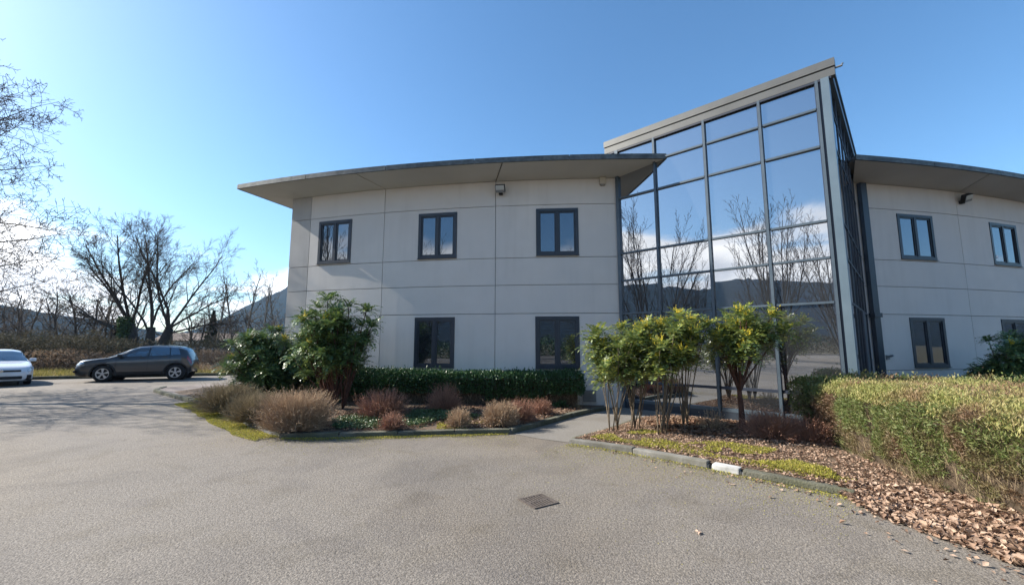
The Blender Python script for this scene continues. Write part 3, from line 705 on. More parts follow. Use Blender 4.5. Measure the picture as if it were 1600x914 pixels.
tag(al, 'small beige alarm box under the eave beside the glass tower', 'alarm box')
x, z = hit_wall(1386, 558, yR)
ic = empty('door_camera', (x, yR(x), z), math.atan(dR(x)))
b = MB(); b.box((0, -.02, 0), (.10, .04, .12)); b.build('back_plate', M['grey_metal'], ic, bevel=.006)
b = MB(); b.tube([(0, -.04, .02), (.02, -.16, .05)], .03, n=10); b.build('camera_barrel', M['grey_metal'], ic)
tag(ic, 'small grey door camera on the right wing beside the entrance side of the tower', 'camera')
stx = winsR[1]; b = MB(); b.lathe([(.0, 0), (.055, 0), (.055, .003), (0, .003)], n=16, axis='Y')
a = math.atan(dR(stx[0])); st = b.build('sticker', M['sticker'], building, loc=(stx[0] + .24 - BO.x, yR(stx[0] + .24) - BO.y + .026, 4.36), rot=(0, 0, a))

# ================================================================== plants
def norm(a): return a / np.maximum(1e-9, np.linalg.norm(a, axis=-1, keepdims=True))
def tubes(P0, P1, R0, R1, n=4):
    """independent tapered tubes for arrays of segments -> V, F"""
    P0, P1 = np.asarray(P0, float), np.asarray(P1, float); R0, R1 = np.asarray(R0, float), np.asarray(R1, float)
    d = norm(P1 - P0); a = np.where(np.abs(d[:, 2:3]) < .9, np.array([[0, 0, 1.]]), np.array([[1., 0, 0]]))
    u = norm(np.cross(d, a)); w = np.cross(d, u); k = np.arange(n) * 2 * np.pi / n
    c, s = np.cos(k)[None, :, None], np.sin(k)[None, :, None]
    ring = u[:, None] * c + w[:, None] * s
    V = np.concatenate([P0[:, None] + ring * R0[:, None, None], P1[:, None] + ring * R1[:, None, None]], 1)
    m = len(P0); b = (np.arange(m) * 2 * n)[:, None]; i = np.arange(n); j = (i + 1) % n
    F = np.stack([b + i, b + j, b + n + j, b + n + i], -1).reshape(-1, 4)
    return V.reshape(-1, 3), F
def quads(C, A, B):
    """diamond leaves: centre C, half axes A (long) and B (short)"""
    V = np.stack([C - A, C + B, C + A, C - B], 1).reshape(-1, 3)
    return V, np.arange(len(V)).reshape(-1, 4)
def rquads(C, A, B):
    V = np.stack([C - A - B, C - A + B, C + A + B, C + A - B], 1).reshape(-1, 3)
    return V, np.arange(len(V)).reshape(-1, 4)
def rvec(n, r): return norm(r.normal(size=(n, 3)))

# ---- mahonia: stems carrying whorls of long pinnate leaves, yellow flower spikes in the middle
def rosette_mesh(seed, nleaf, size, droop, m):
    r = np.random.default_rng(seed); V, F, mi = [], [], []; off = 0
    for k in range(nleaf):
        az = 2 * np.pi * (k * 0.382 + r.random() * .06); ring = (k + .5) / nleaf
        el = R(66) * (1 - ring) + R(2) * ring + r.normal() * .1
        L = size * (.72 + .38 * r.random()); n = 9; t = np.linspace(0, 1, n)
        rad = np.array([math.cos(az), math.sin(az), 0.])
        bend = droop * (.7 + .6 * r.random())
        ang = el - bend * t ** 1.5
        step = L / (n - 1); pos = np.zeros((n, 3))
        for i in range(1, n): pos[i] = pos[i - 1] + step * (rad * math.cos(ang[i]) + np.array([0, 0, math.sin(ang[i])]))
        side = np.cross(np.array([0, 0, 1.]), rad)
        up = np.cross(rad, side) * -1 if False else np.array([0, 0, 1.])
        for i in range(1, n):
            tang = norm(pos[i] - pos[i - 1]); nrm = norm(np.cross(tang, side)); nrm = nrm if nrm[2] > 0 else -nrm
            ll = L * .27 * (1 - .35 * abs(t[i] - .55) / .55) * (.85 + .3 * r.random())
            for sgn in ((-1, 1) if i < n - 1 else (0,)):
                if sgn == 0: dl = tang; bw = side
                else:
                    dl = norm(side * sgn * .9 + tang * .42 + nrm * (.18 + .2 * r.normal() * .6)); bw = norm(np.cross(nrm, dl))
                c = pos[i] + dl * ll * .52
                A = dl * ll * .5; B = bw * ll * .25 + nrm * r.normal() * .004
                base = c - A; tip = c + A + nrm * -.15 * ll * .3
                V += [base, c + B - A * .1, tip, c - B - A * .1]; F.append((off, off + 1, off + 2, off + 3)); off += 4
        # rachis
        for i in range(n - 1):
            s_ = side * .0035; V += [pos[i] - s_, pos[i] + s_, pos[i + 1] + s_ * .7, pos[i + 1] - s_ * .7]
            F.append((off, off + 1, off + 2, off + 3)); off += 4
    return fast_mesh('leaf_whorl', np.array(V), np.array(F), m)
def flower_mesh(seed):
    r = np.random.default_rng(seed); V, F = [], []; off = 0
    for k in range(9):
        az = k * 2.4 + r.random(); el = R(35 + 45 * r.random()); d = np.array([math.cos(az) * math.cos(el), math.sin(az) * math.cos(el), math.sin(el)])
        L = .10 + .09 * r.random()
        for i in range(14):
            c = d * (L * (i + 1) / 14) + r.normal(size=3) * .008; s = .013 * (1.15 - .6 * i / 14)
            o = np.array([[s, 0, 0], [0, s, 0], [-s, 0, 0], [0, -s, 0], [0, 0, s], [0, 0, -s]]) + c
            V += list(o)
            for a, b in ((0, 1), (1, 2), (2, 3), (3, 0)): F += [(off + a, off + b, off + 4), (off + b, off + a, off + 5)]
            off += 6
    return fast_mesh('flower_spikes', np.array(V), np.array(F), M['flower'])
ROS = {k: [rosette_mesh(31 + i * 7 + (0 if k == 'mleaf' else 100), 15 + 2 * i, .40 + .02 * i, .75 + .12 * i, M[k]) for i in range(4)] for k in ('mleaf', 'mleaf_y')}
FLW = [flower_mesh(5 + i) for i in range(3)]
def mahonia(bases, tips, label, seed, leaf='mleaf', flower=.4, size=1.0, stemmat='mstem', stem_r=.017, group=None, extra_low=0):
    r = random.Random(seed); b0 = Vector(bases[0]); root = empty('mahonia_shrub', b0)
    tag(root, label, 'shrub', group or 'flowering mahonia shrubs')
    for i, tip in enumerate(tips):
        tip = Vector(tip); b = min(bases, key=lambda q: (Vector(q).xy - tip.xy).length + r.uniform(0, .35)); b = Vector(b)
        h = tip.z - b.z; out = (tip - b); out.z = 0
        m1 = b + out * .18 + Vector((r.uniform(-.05, .05), r.uniform(-.05, .05), h * .3))
        m2 = b + out * .55 + Vector((r.uniform(-.07, .07), r.uniform(-.07, .07), h * .65))
        pts = []
        for k in range(8):
            t = k / 7
            p = (1 - t) ** 3 * b + 3 * (1 - t) ** 2 * t * m1 + 3 * (1 - t) * t * t * m2 + t ** 3 * tip; pts.append(p - b0)
        s = MB(); s.tube(pts, [stem_r * (1.25 - .75 * k / 7) * r.uniform(.85, 1.15) for k in range(8)], n=6)
        s.build('stem', M[stemmat], root, smooth=True)
        d = (pts[-1] - pts[-2]).normalized(); d = (d * .5 + Vector((0, 0, 1)) * .7 + Vector((r.uniform(-.2, .2), r.uniform(-.2, .2), 0))).normalized()
        q = d.to_track_quat('Z', 'Y').to_euler()
        w = link('leaf_whorl', r.choice(ROS[leaf]), root, loc=pts[-1], rot=(q.x, q.y, q.z + 0))
        w.rotation_mode = 'XYZ'; w.rotation_euler = (d.to_track_quat('Z', 'Y') @ Matrix.Rotation(r.uniform(0, 6.28), 4, 'Z').to_quaternion()).to_euler()
        s_ = size * r.uniform(.82, 1.18); w.scale = (s_, s_, s_)
        if r.random() < flower:
            fo_ = link('flower_spikes', r.choice(FLW), w, loc=(0, 0, .05), rot=(0, 0, r.uniform(0, 6))); fo_.scale = (1.6, 1.6, 1.6); fo_['kind'] = 'stuff'
        # lower whorl along the same stem
        if r.random() < .75 or extra_low:
            for e in range(1 + extra_low):
                kk = r.choice([5, 6, 6]) if e == 0 else r.choice([3, 4, 5])
                w2 = link('leaf_whorl', r.choice(ROS[leaf]), root, loc=pts[kk]); s_ *= .9; w2.scale = (s_,) * 3
                w2.rotation_euler = (r.uniform(-.35, .35), r.uniform(-.35, .35), r.uniform(0, 6.28))
    return root
def crown_tips(n, c, rad, seed, zmin=-.35, flat=1.0, boxy=2.4):
    r = random.Random(seed); out = []; tries = 0
    while len(out) < n and tries < 8000:
        tries += 1
        p = Vector((r.uniform(-1, 1), r.uniform(-1, 1), r.uniform(zmin, 1)))
        if abs(p.x) ** boxy + abs(p.y) ** boxy + abs(p.z) ** boxy > 1: continue
        if p.length < .45 and r.random() < .7: continue
        q = Vector((c[0] + p.x * rad[0], c[1] + p.y * rad[1], c[2] + p.z * rad[2]))
        if any((q - o).length < .17 for o in out): continue
        out.append(q)
    return out
BZ = BED_Z + .05
# big dark mahonia in front of the left wing: a tall bush on the right and a wide low one on the left
b1 = at_z(522, 648); b1.z = BZ
y1 = b1.y - .1
def M3(u, v, y): return at_y(u, v, y)
c1 = M3(520, 540, y1)
mahonia([(b1.x, b1.y, BZ), (b1.x + .16, b1.y + .1, BZ), (b1.x - .2, b1.y + .15, BZ)],
        crown_tips(46, (c1.x, y1, 1.75), (.92, .75, .78), 11, zmin=-.75) + [M3(512, 470, y1), M3(545, 480, y1), M3(572, 487, y1), M3(580, 512, y1), M3(500, 482, y1), M3(528, 500, y1 - .4)],
        'tall dark mahonia with yellow flower tips, in front of the left wing wall', 12, flower=.3, size=.82, stemmat='mstem_red', stem_r=.018)
b2 = at_z(440, 632); b2.z = BZ; y2 = b2.y + .1
c2 = M3(427, 565, y2)
mahonia([(b2.x, b2.y, BZ), (b2.x + .5, b2.y + .2, BZ), (b2.x - .5, b2.y + .3, BZ), (b2.x + .9, b2.y, BZ), (b2.x - .2, b2.y - .2, BZ)],
        crown_tips(90, (c2.x + .05, y2, 1.10), (1.42, .95, .98), 21, zmin=-.75) + crown_tips(16, (c2.x + 1.05, y2 - .1, 1.35), (.5, .6, .7), 23, zmin=-.8),
        'wide dark green mahonia mound at the left end of the bed', 22, flower=.16, size=.80, stemmat='mstem_red', extra_low=1)
# group in front of the entrance
for i, (bu, bv, cu, cv, nr, rx, rz, lab) in enumerate([
        (958, 676, 962, 553, 12, .46, .48, 'leftmost mahonia of the entrance group, pale bare stems beside the path'),
        (992, 672, 998, 536, 13, .46, .50, 'yellow flowered mahonia second from the left in the entrance group'),
        (1034, 682, 1040, 532, 15, .46, .50, 'many stemmed mahonia in the middle of the entrance group'),
        (1068, 672, 1080, 538, 11, .40, .46, 'bushy mahonia with red brown foot between its neighbour and the tower mullion')]):
    b = at_z(bu, bv - 4, BZ); c = M3(cu, cv, b.y)
    mahonia([(b.x, b.y, BZ), (b.x + .09, b.y + .05, BZ), (b.x - .07, b.y - .04, BZ)], crown_tips(nr, (c.x, b.y, c.z), (rx, .5, rz), 40 + i, zmin=-.85),
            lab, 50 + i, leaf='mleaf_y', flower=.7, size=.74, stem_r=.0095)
b = at_z(1160, 676, BZ); c = M3(1168, 525, b.y)
mahonia([(b.x, b.y, .80)], crown_tips(15, (c.x, b.y, c.z), (.62, .5, .46), 71, zmin=-.75) + [M3(1160, 492, b.y), M3(1205, 497, b.y), M3(1180, 525, b.y - .2)],
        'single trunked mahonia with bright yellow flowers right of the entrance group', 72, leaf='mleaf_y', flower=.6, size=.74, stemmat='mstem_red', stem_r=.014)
tr_ = MB(); tr_.tube([(b.x, b.y, 0), (b.x + .01, b.y, .45), (b.x, b.y + .01, .85)], [.06, .05, .04], n=8)
o = tr_.build('trunk', M['mstem_red']); rt = [x for x in col.objects if x.get('label', '').startswith('single trunked')][0]
o.parent = rt; o.location = -Vector(rt.location)
# mahonia at the right wing
c = M3(1568, 552, 10.4)
mahonia([(c.x + .1, 10.4, BZ), (c.x + .5, 10.5, BZ), (c.x - .2, 10.4, BZ)], crown_tips(24, (c.x + .25, 10.4, 1.15), (1.1, .7, .62), 81, zmin=-.9),
        'dark mahonia in front of the right wing at the picture edge', 82, flower=.15, size=.85, extra_low=1)

# ---- clipped, leafless shrubs: a dome of fine twigs
def twig_shrub(u, v, w, h, m, label, seed, n=900, depth=None, y=None, boxy=3.0, group='clipped leafless shrubs'):
    r = np.random.default_rng(seed); b = at_z(u, v, BZ); root = empty('twiggy_shrub', (b.x, b.y, BZ - .03))
    rx, ry, rz = w / 2, (depth or w) / 2, h
    d = r.normal(size=(n, 3)); d[:, 2] = np.abs(d[:, 2]) * 1.1 + .12; d = norm(d)
    sc_ = 1 / (np.abs(d[:, 0] / rx) ** boxy + np.abs(d[:, 1] / ry) ** boxy + np.abs(d[:, 2] / rz) ** boxy) ** (1 / boxy)
    tip = d * (sc_ * (.66 + .42 * r.random(n) ** .8 + .05 * np.sin(d[:, 0] * 9 + seed) * np.cos(d[:, 1] * 8)))[:, None]
    base = np.column_stack([tip[:, 0] * (.16 + .2 * r.random(n)), tip[:, 1] * (.16 + .2 * r.random(n)), np.zeros(n) + .01])
    mid = base * .45 + tip * .55 + r.normal(size=(n, 3)) * np.array([rx, ry, rz]) * .05; mid[:, 2] = np.maximum(mid[:, 2], .03)
    V1, F1 = tubes(base, mid, np.full(n, .005), np.full(n, .0036), 3); V2, F2 = tubes(mid, tip, np.full(n, .0036), np.full(n, .0018), 3)
    # side twigs near the outside
    k = int(n * 1.8); src = r.integers(0, n, k); t = .15 + .85 * r.random(k)
    p0 = mid[src] + (tip - mid)[src] * t[:, None]; p1 = p0 + (norm((tip - mid)[src]) + rvec(k, r) * .9) * (.05 + .05 * r.random(k))[:, None] * min(1.2, h * 1.6)
    V3, F3 = tubes(p0, p1, np.full(k, .0021), np.full(k, .0012), 3)
    # a few withered leaves and buds
    q = n; sl = r.integers(0, k, q); C = p1[sl] + r.normal(size=(q, 3)) * .006; A = rvec(q, r) * .011; B = norm(np.cross(A, rvec(q, r))) * .007
    V4, F4 = quads(C, A, B)
    V, F, o = [V1], [F1], len(V1)
    for a, f in ((V2, F2), (V3, F3), (V4, F4)): V.append(a); F.append(f + o); o += len(a)
    link('twigs', fast_mesh('twigs', np.concatenate(V), np.concatenate(F), m), root)
    rr = random.Random(seed)
    for k in range(5):
        a = rr.uniform(0, 6.28); s = MB(); s.tube([(0, 0, -.02), (math.cos(a) * rx * .12, math.sin(a) * ry * .12, h * .18), (math.cos(a) * rx * .35, math.sin(a) * ry * .35, h * .5)], [.014, .010, .005], n=5)
        s.build('stem', M['mstem_red'], root)
    tag(root, label, 'shrub', group); return root
twig_shrub(357, 640, 1.55, .62, M['shrub_olive'], 'olive brown clipped shrub at the far left tip of the bed', 1, 1500, depth=1.3)
twig_shrub(402, 655, 1.3, .55, M['shrub_olive'], 'olive brown clipped shrub between the tip and the tan shrub', 2, 1200, depth=1.1)
twig_shrub(463, 668, 1.28, .66, M['shrub_tan'], 'square clipped tan twiggy shrub at the bed corner', 3, 1900, depth=1.0, boxy=6)
twig_shrub(597, 652, 1.15, .60, M['shrub_red'], 'dull red brown twiggy shrub in front of the dark hedge', 4, 1100, depth=.9)
twig_shrub(694, 642, .78, .66, M['shrub_red'], 'rounded rust topped shrub on a short foot, in front of the hedge', 5, 1000, depth=.75, boxy=2.2)
twig_shrub(717, 664, .45, .36, M['shrub_tan'], 'tiny tan shrub below the rounded rust topped shrub', 6, 450)
twig_shrub(783, 661, .72, .44, M['shrub_tan'], 'pinkish tan low shrub left of the path kerb', 7, 900, depth=.6, boxy=3.4)
twig_shrub(814, 655, .62, .44, M['shrub_red'], 'low brown shrub touching the pinkish tan one', 8, 700, depth=.6)
twig_shrub(846, 645, .48, .34, M['shrub_red'], 'smallest purplish brown shrub at the right end by the path', 9, 450)
twig_shrub(612, 668, .5, .30, M['shrub_red'], 'small low dead shrub at the edge of the ivy', 10, 350)
twig_shrub(1112, 672, .55, .42, M['shrub_tan'], 'sparse brown twigs left of the single mahonia trunk', 11, 240, boxy=2)
twig_shrub(1206, 686, 1.05, .50, M['shrub_red'], 'red brown twiggy shrub between the mahonia trunk and the hedge', 12, 900, depth=.8, boxy=2.4)
twig_shrub(1268, 690, .75, .42, M['shrub_red'], 'dark red brown shrub tucked against the yellow hedge', 13, 600, depth=.7, boxy=2.4)

# ---- hedges
def hedge(name, outline, h, label, m_top, m_side, seed, dens=3500, leaf=(.026, .011), rough=.045, core_in=.10, gaps=0.0, stems=0, group=None, zb=0.0, shape_seed=None):
    """a clipped hedge standing on an outline polygon: twig core, leaf sprays on its top and sides"""
    r = np.random.default_rng(seed); p = np.array(outline, float); c = p.mean(0); root = empty(name, (c[0], c[1], 0))
    area2 = sum(p[i][0] * p[(i + 1) % len(p)][1] - p[(i + 1) % len(p)][0] * p[i][1] for i in range(len(p)))
    if area2 < 0: p = p[::-1]
    q = p - c
    inner = []
    n = len(q)
    for i in range(n):
        e0 = norm(q[i] - q[i - 1]); e1 = norm(q[(i + 1) % n] - q[i]); nn = norm(np.array([-(e0 + e1)[1], (e0 + e1)[0]])); inner.append(q[i] + nn * core_in * 1.2)
    b = MB(); b.prism([tuple(x) for x in inner], .12 if gaps else .02, h - core_in)
    link('branches', b.mesh('branches', M['hedge_core']), root)
    Cs, Ns = [], []
    poly = [tuple(x) for x in q]; lo, hi = q.min(0), q.max(0)
    A_top = abs(area2) / 2; k = int(A_top * dens * 1.25); P = sample_poly(poly, k, r)
    Cs.append(np.column_stack([P, h + hsum(P, seed, rough, 1.6) - (np.clip(.26 - polydist(P, poly), 0, .26) / .26) ** 2 * .13])); Ns.append(np.tile([0, 0, 1.], (k, 1)))
    for i in range(n):
        a, d = q[i], q[(i + 1) % n]; L = np.linalg.norm(d - a); k = int(L * h * dens * 1.15)
        t = r.random(k); z = h * r.random(k) ** .9; nn = norm(np.array([(d - a)[1], -(d - a)[0]]))
        bul = hsum(np.column_stack([t * L + i * 7, z * 1.3]), seed + i, rough * 1.7, 2.2)
        taper = -.10 * (1 - z / h) - np.clip((z - (h - .24)) / .24, 0, 1) ** 2 * .13
        if gaps:
            g = hsum(np.column_stack([t * L * 2 + i * 5, z * 2]), seed + 31 + i, 1, 2.0); keep = (z / h > .45) | (g > -.25 + gaps * (1 - z / h))
            t, z, bul, taper = t[keep], z[keep], bul[keep], taper[keep]; k = len(t)
        XY = a + (d - a) * t[:, None] + nn * (bul + taper - .035 * r.random(k))[:, None]
        Cs.append(np.column_stack([XY, z + zb])); Ns.append(np.tile([nn[0], nn[1], .15], (k, 1)))
    for nm, sel, mm in (('top_foliage', [0], m_top), ('side_foliage', range(1, n + 1), m_side)):
        C = np.concatenate([Cs[i] for i in sel]); Nn = np.concatenate([Ns[i] for i in sel]); k = len(C)
        grow = norm(Nn * .75 + np.array([0, 0, .35]) + rvec(k, r) * .85)
        ln = leaf[0] * (.7 + .7 * r.random(k)); A = grow * ln[:, None]; B = norm(np.cross(grow, rvec(k, r))) * (leaf[1] * (.7 + .6 * r.random(k)))[:, None]
        C = C + r.normal(size=(k, 3)) * .014 + Nn * (r.exponential(.022, k))[:, None]
        V, F = quads(C, A, B)
        link(nm, fast_mesh(nm, V, F, mm), root)
    C = np.concatenate([Cs[i] for i in range(1, n + 1)]); Nn = np.concatenate([Ns[i] for i in range(1, n + 1)])
    if gaps:
        kk = int(len(C) * .35); sel = r.integers(0, len(C), kk); C = C[sel].copy(); Nn = Nn[sel]; C[:, 2] = h * .95 * r.random(kk) ** 1.4
        g = norm(np.array([0, 0, 1.]) * .8 + Nn * .5 + rvec(kk, r) * .6); A = g * (.03 + .05 * r.random(kk))[:, None]; B = norm(np.cross(g, rvec(kk, r))) * .0017
        V, F = rquads(C - Nn * (.03 + .07 * r.random(kk))[:, None], A, B); link('twigs', fast_mesh('twigs', V, F, M['shrub_olive']), root)
    if stems:
        rr = random.Random(seed)
        for i in range(stems):
            x = sample_poly(poly, 1, r)[0]; s = MB(); s.tube([(x[0], x[1], 0), (x[0] + rr.uniform(-.08, .08), x[1] + rr.uniform(-.05, .05), h * .4), (x[0] + rr.uniform(-.15, .15), x[1] + rr.uniform(-.08, .08), h * .8)], [.014, .010, .006], n=5)
            s.build('stem', M['bark'], root)
    tag(root, label, 'hedge', group); return root
xa, xb = at_z(528, 640).x - .3, 2.02
hedge('clipped_hedge', [(xa, yL(xa) - 1.0), (-1.6, yL(-1.6) - .95), (xb - .25, yL(xb) - .85), (xb - .25, yL(xb) - .30), (-1.6, yL(-1.6) - .32), (xa, yL(xa) - .38)], .93,
      'dark green clipped hedge along the foot of the left wing wall', M['hedge_dark'], M['hedge_dark'], 91, dens=2600, leaf=(.030, .015), gaps=.9, stems=26, core_in=.17)
hedge('clipped_hedge', [(4.98, 7.05), (4.62, 5.7), (4.47, 4.6), (4.40, 3.6), (4.45, 1.6), (4.9, -.6), (7.6, -.6), (7.5, 3.0), (7.4, 6.2), (7.15, 7.0)], 1.0,
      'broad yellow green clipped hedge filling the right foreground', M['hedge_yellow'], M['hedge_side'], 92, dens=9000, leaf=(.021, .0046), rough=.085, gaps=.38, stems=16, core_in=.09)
hedge('clipped_hedge', [(4.92, 7.62), (4.95, 7.22), (6.4, 7.12), (8.6, 6.6), (8.8, 7.0), (6.6, 7.5)], 1.09,
      'dark see through hedge behind the yellow one, at the foot of the tower', M['hedge_side'], M['hedge_side'], 93, dens=2300, leaf=(.024, .010), gaps=.5, stems=20, core_in=.16)
hedge('clipped_hedge', [(10.9, 10.9), (11.0, 10.3), (14.0, 10.8), (18.5, 11.9), (18.4, 12.5), (14.0, 11.5)], .70,
      'low dark hedge under the right wing windows', M['hedge_dark'], M['hedge_dark'], 94, dens=1500, leaf=(.034, .016), core_in=.1)
hedge('clipped_hedge', [(11.2, 9.6), (11.3, 8.8), (16, 9.2), (19, 10.0), (19, 10.9), (15, 10.2)], .78,
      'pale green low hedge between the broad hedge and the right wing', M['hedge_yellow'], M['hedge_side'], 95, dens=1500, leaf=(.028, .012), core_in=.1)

# ---- moss and grass along the kerbs, ivy carpet, fallen leaves (nobody could count these)
def strip_poly(line, w0, w1):
    p = resample(line, .25); t = np.gradient(p, axis=0); n = norm(np.column_stack([t[:, 1], -t[:, 0]]))
    return [tuple(x) for x in p + n * w0] + [tuple(x) for x in (p + n * w1)[::-1]]
def blades(name, P, z, m, seed, h=(.02, .05), w=.004, lean=.6):
    r = np.random.default_rng(seed); k = len(P); g = norm(np.column_stack([r.normal(size=(k, 2)) * lean, np.ones(k)]))
    L = h[0] + (h[1] - h[0]) * r.random(k) ** 1.5; A = g * (L / 2)[:, None]; B = norm(np.cross(g, rvec(k, r))) * w
    C = np.column_stack([P, z]) + A
    V, F = quads(C, A, B); o = link(name, fast_mesh(name, V, F, m)); return tag(o, kind='stuff')
def moss_strip(line, w0, w1, seed, dens, z0=.004, hh=.03, label='yellow green moss'):
    poly = strip_poly(line, w0, w1); ar = abs(sum(poly[i][0] * poly[(i + 1) % len(poly)][1] - poly[(i + 1) % len(poly)][0] * poly[i][1] for i in range(len(poly)))) / 2
    r = np.random.default_rng(seed); P = sample_poly(poly, int(ar * dens), r)
    d = polydist(P, poly); g = hsum(P, seed, 1, 3.5); keep = (g + np.clip(d * 18, 0, 2.2)) > .55; P, d = P[keep], d[keep]
    z = np.full(len(P), z0) + np.clip(d, 0, .12) * .15
    o = blades('moss', P, z, M['mossblade'], seed, h=(.008, hh), w=.0055, lean=1.0); return tag(o, label, 'moss')
moss_strip(L_KERB[4:], .02, .52, 101, 9000, hh=.035, label='bright yellow moss band along the left bed')
moss_strip(L_KERB[4:], -.22, .04, 102, 6000, z0=.09, label='moss on top of the left bed kerb')
moss_strip(L_KERB2, .03, .24, 103, 6500, label='thin moss line in front of the bed kerb')
moss_strip(R_KERB, .05, .26, 104, 3500, label='thin moss line in front of the right bed kerb')
moss_strip(R_KERB[1:], -.42, -.12, 105, 5500, z0=.09, label='yellow green grass behind the right bed kerb')
def leaves(name, P, z, m, seed, size=(.03, .06), label=None, cat='leaves', flat=.45):
    r = np.random.default_rng(seed); k = len(P); s = size[0] + (size[1] - size[0]) * r.random(k)
    nrm = norm(np.column_stack([r.normal(size=(k, 2)) * flat, np.ones(k)])); a = rvec(k, r); a = norm(np.cross(nrm, a)); b = np.cross(nrm, a)
    C = np.column_stack([P, z + s * .22]); up = nrm * (s * (.1 + .5 * r.random(k)))[:, None] * .6
    A = a * (s / 2)[:, None]; B = b * (s * (.26 + .16 * r.random(k)))[:, None]
    # curled leaf: base, two lifted sides, tip, mid rib lower
    V = np.stack([C - A, C - A * .15 + B + up, C + A + up * .5, C - A * .15 - B + up], 1)
    mid = (C - A * .05)[:, None]
    V = np.concatenate([V, mid], 1).reshape(-1, 3); o = (np.arange(k) * 5)[:, None]
    F = np.concatenate([o + np.array([[0, 1, 4]]), o + np.array([[1, 2, 4]]), o + np.array([[2, 3, 4]]), o + np.array([[3, 0, 4]])], 1).reshape(-1, 3)
    ob = link(name, fast_mesh(name, V, F, m)); return tag(ob, label, cat, kind='stuff')
# right bed litter: thick under the hedge, spilling over the asphalt in the foreground
lit = [(1.05, 7.3), (1.5, 7.75), (2.1, 8.4), (2.9, 9.4), (3.6, 9.6), (4.8, 8.8), (5.6, 7.6), (4.9, 7.0), (4.65, 5.7), (4.6, 3.5), (4.7, 1.2), (4.35, 1.0), (4.25, 2.2), (3.9, 3.3), (3.72, 4.2), (3.55, 4.95), (3.0, 5.62), (2.2, 6.45), (1.6, 6.95)]
P = sample_poly(lit, 30000, rng); P = P[(hsum(P, 77, 1, 2.0) > -.15) | (rng.random(len(P)) < .35)]; z = np.where(inpoly(P, bed_right), bed_height(P, bed_right, 5), .004) + rng.random(len(P)) * .02
leaves('leaf_litter', P, z, M['litter'], 111, (.018, .045), 'tan fallen leaves covering the right bed')
near = [(3.6, 4.9), (3.9, 5.0), (4.55, 4.6), (4.5, 3.3), (4.6, 1.0), (4.2, 1.0), (4.05, 2.4), (3.75, 3.4), (3.5, 4.3)]
P = sample_poly(near, 8500, rng); z = np.where(inpoly(P, bed_right), bed_height(P, bed_right, 5), .004) + rng.random(len(P)) * .035
leaves('leaf_litter', P, z, M['litter'], 112, (.03, .075), 'thick pinkish tan leaf drift along the foreground hedge', flat=.6)
k = 260; t = rng.random(k); e = np.array(resample([(4.1, 2.0), (3.75, 3.4), (3.55, 4.3), (3.35, 5.05), (2.2, 6.3), (1.2, 7.0)], .1)); q = e[(t ** 1.6 * (len(e) - 1)).astype(int)]
P = q + np.column_stack([-rng.exponential(.16, k), -rng.exponential(.10, k)]); leaves('leaf_litter', P, np.full(k, .004), M['litter'], 120, (.025, .06), 'stray leaves blown onto the asphalt beside the right bed')
dk = [(2.6, 8.6), (4.4, 8.7), (5.6, 7.5), (4.9, 6.8), (3.5, 6.9), (2.7, 7.6)]
P = sample_poly(dk, 3800, rng); z = bed_height(P, bed_right, 5) + .02 + rng.random(len(P)) * .02
leaves('leaf_litter', P, z, M['litter_dark'], 113, (.04, .08), 'damp brown leaves around the mahonia feet')
lb = [(-6.3, 9.9), (-4.1, 7.95), (-3.2, 7.9), (-.1, 8.25), (1.5, 10.2), (2.0, 10.6), (0, 10.9), (-4.5, 11.3), (-8.8, 12.6), (-10.2, 13.6)]
P = sample_poly(lb, 9000, rng); P = P[hsum(P, 9, 1, 1.1) > -.3]; z = bed_height(P, bed_left, 3) + rng.random(len(P)) * .015
leaves('leaf_litter', P, z, M['litter_dark'], 114, (.03, .065), 'brown fallen leaves scattered over the left bed')
lb2 = [(-.9, 8.15), (-.1, 8.25), (1.5, 10.2), (1.0, 10.3), (-.6, 9.5)]
P = sample_poly(lb2, 2200, rng); z = bed_height(P, bed_left, 3) + rng.random(len(P)) * .02
leaves('leaf_litter', P, z, M['litter'], 115, (.03, .06), 'tan fallen leaves beside the path kerb')
iv = [(-3.3, 7.95), (-1.2, 8.15), (-.6, 9.0), (-1.6, 9.7), (-3.0, 9.6), (-3.6, 8.6)]
P = sample_poly(iv, 9000, rng); P = P[hsum(P, 13, 1, 1.5) > -.55]; z = bed_height(P, bed_left, 3) + .015 + rng.random(len(P)) * .06
leaves('ivy_ground_cover', P, z, M['ivy'], 116, (.025, .05), 'dark ivy carpet in the middle of the left bed', 'ivy', flat=.7)
gp = [(-1.4, 8.1), (-.2, 8.2), (.3, 8.8), (-.3, 9.3), (-1.5, 8.7)]
P = sample_poly(gp, 7000, rng); P = P[hsum(P, 17, 1, 2.1) > -.1]
tag(blades('moss', P, bed_height(P, bed_left, 3), M['mossblade'], 117, h=(.012, .05), w=.005, lean=.9), 'yellow moss patch at the right end of the left bed', 'moss')
gp = [(1.9, 6.9), (2.5, 6.3), (2.9, 6.2), (2.6, 6.9), (2.2, 7.2)]
P = sample_poly(gp, 5000, rng); P = P[hsum(P, 18, 1, 2.1) > -.4]
tag(blades('moss', P, bed_height(P, bed_right, 5), M['mossblade'], 118, h=(.012, .06), w=.005, lean=.9), 'yellow moss patch behind the grey kerb stones', 'moss')
gp = [(3.15, 5.75), (3.75, 5.05), (4.0, 5.2), (3.7, 5.75)]
P = sample_poly(gp, 4200, rng); P = P[hsum(P, 19, 1, 2.1) > -.3]
tag(blades('moss', P, bed_height(P, bed_right, 5) + .03, M['mossblade'], 119, h=(.012, .06), w=.005, lean=.9), 'green moss patch behind the low kerb near the hedge', 'moss')
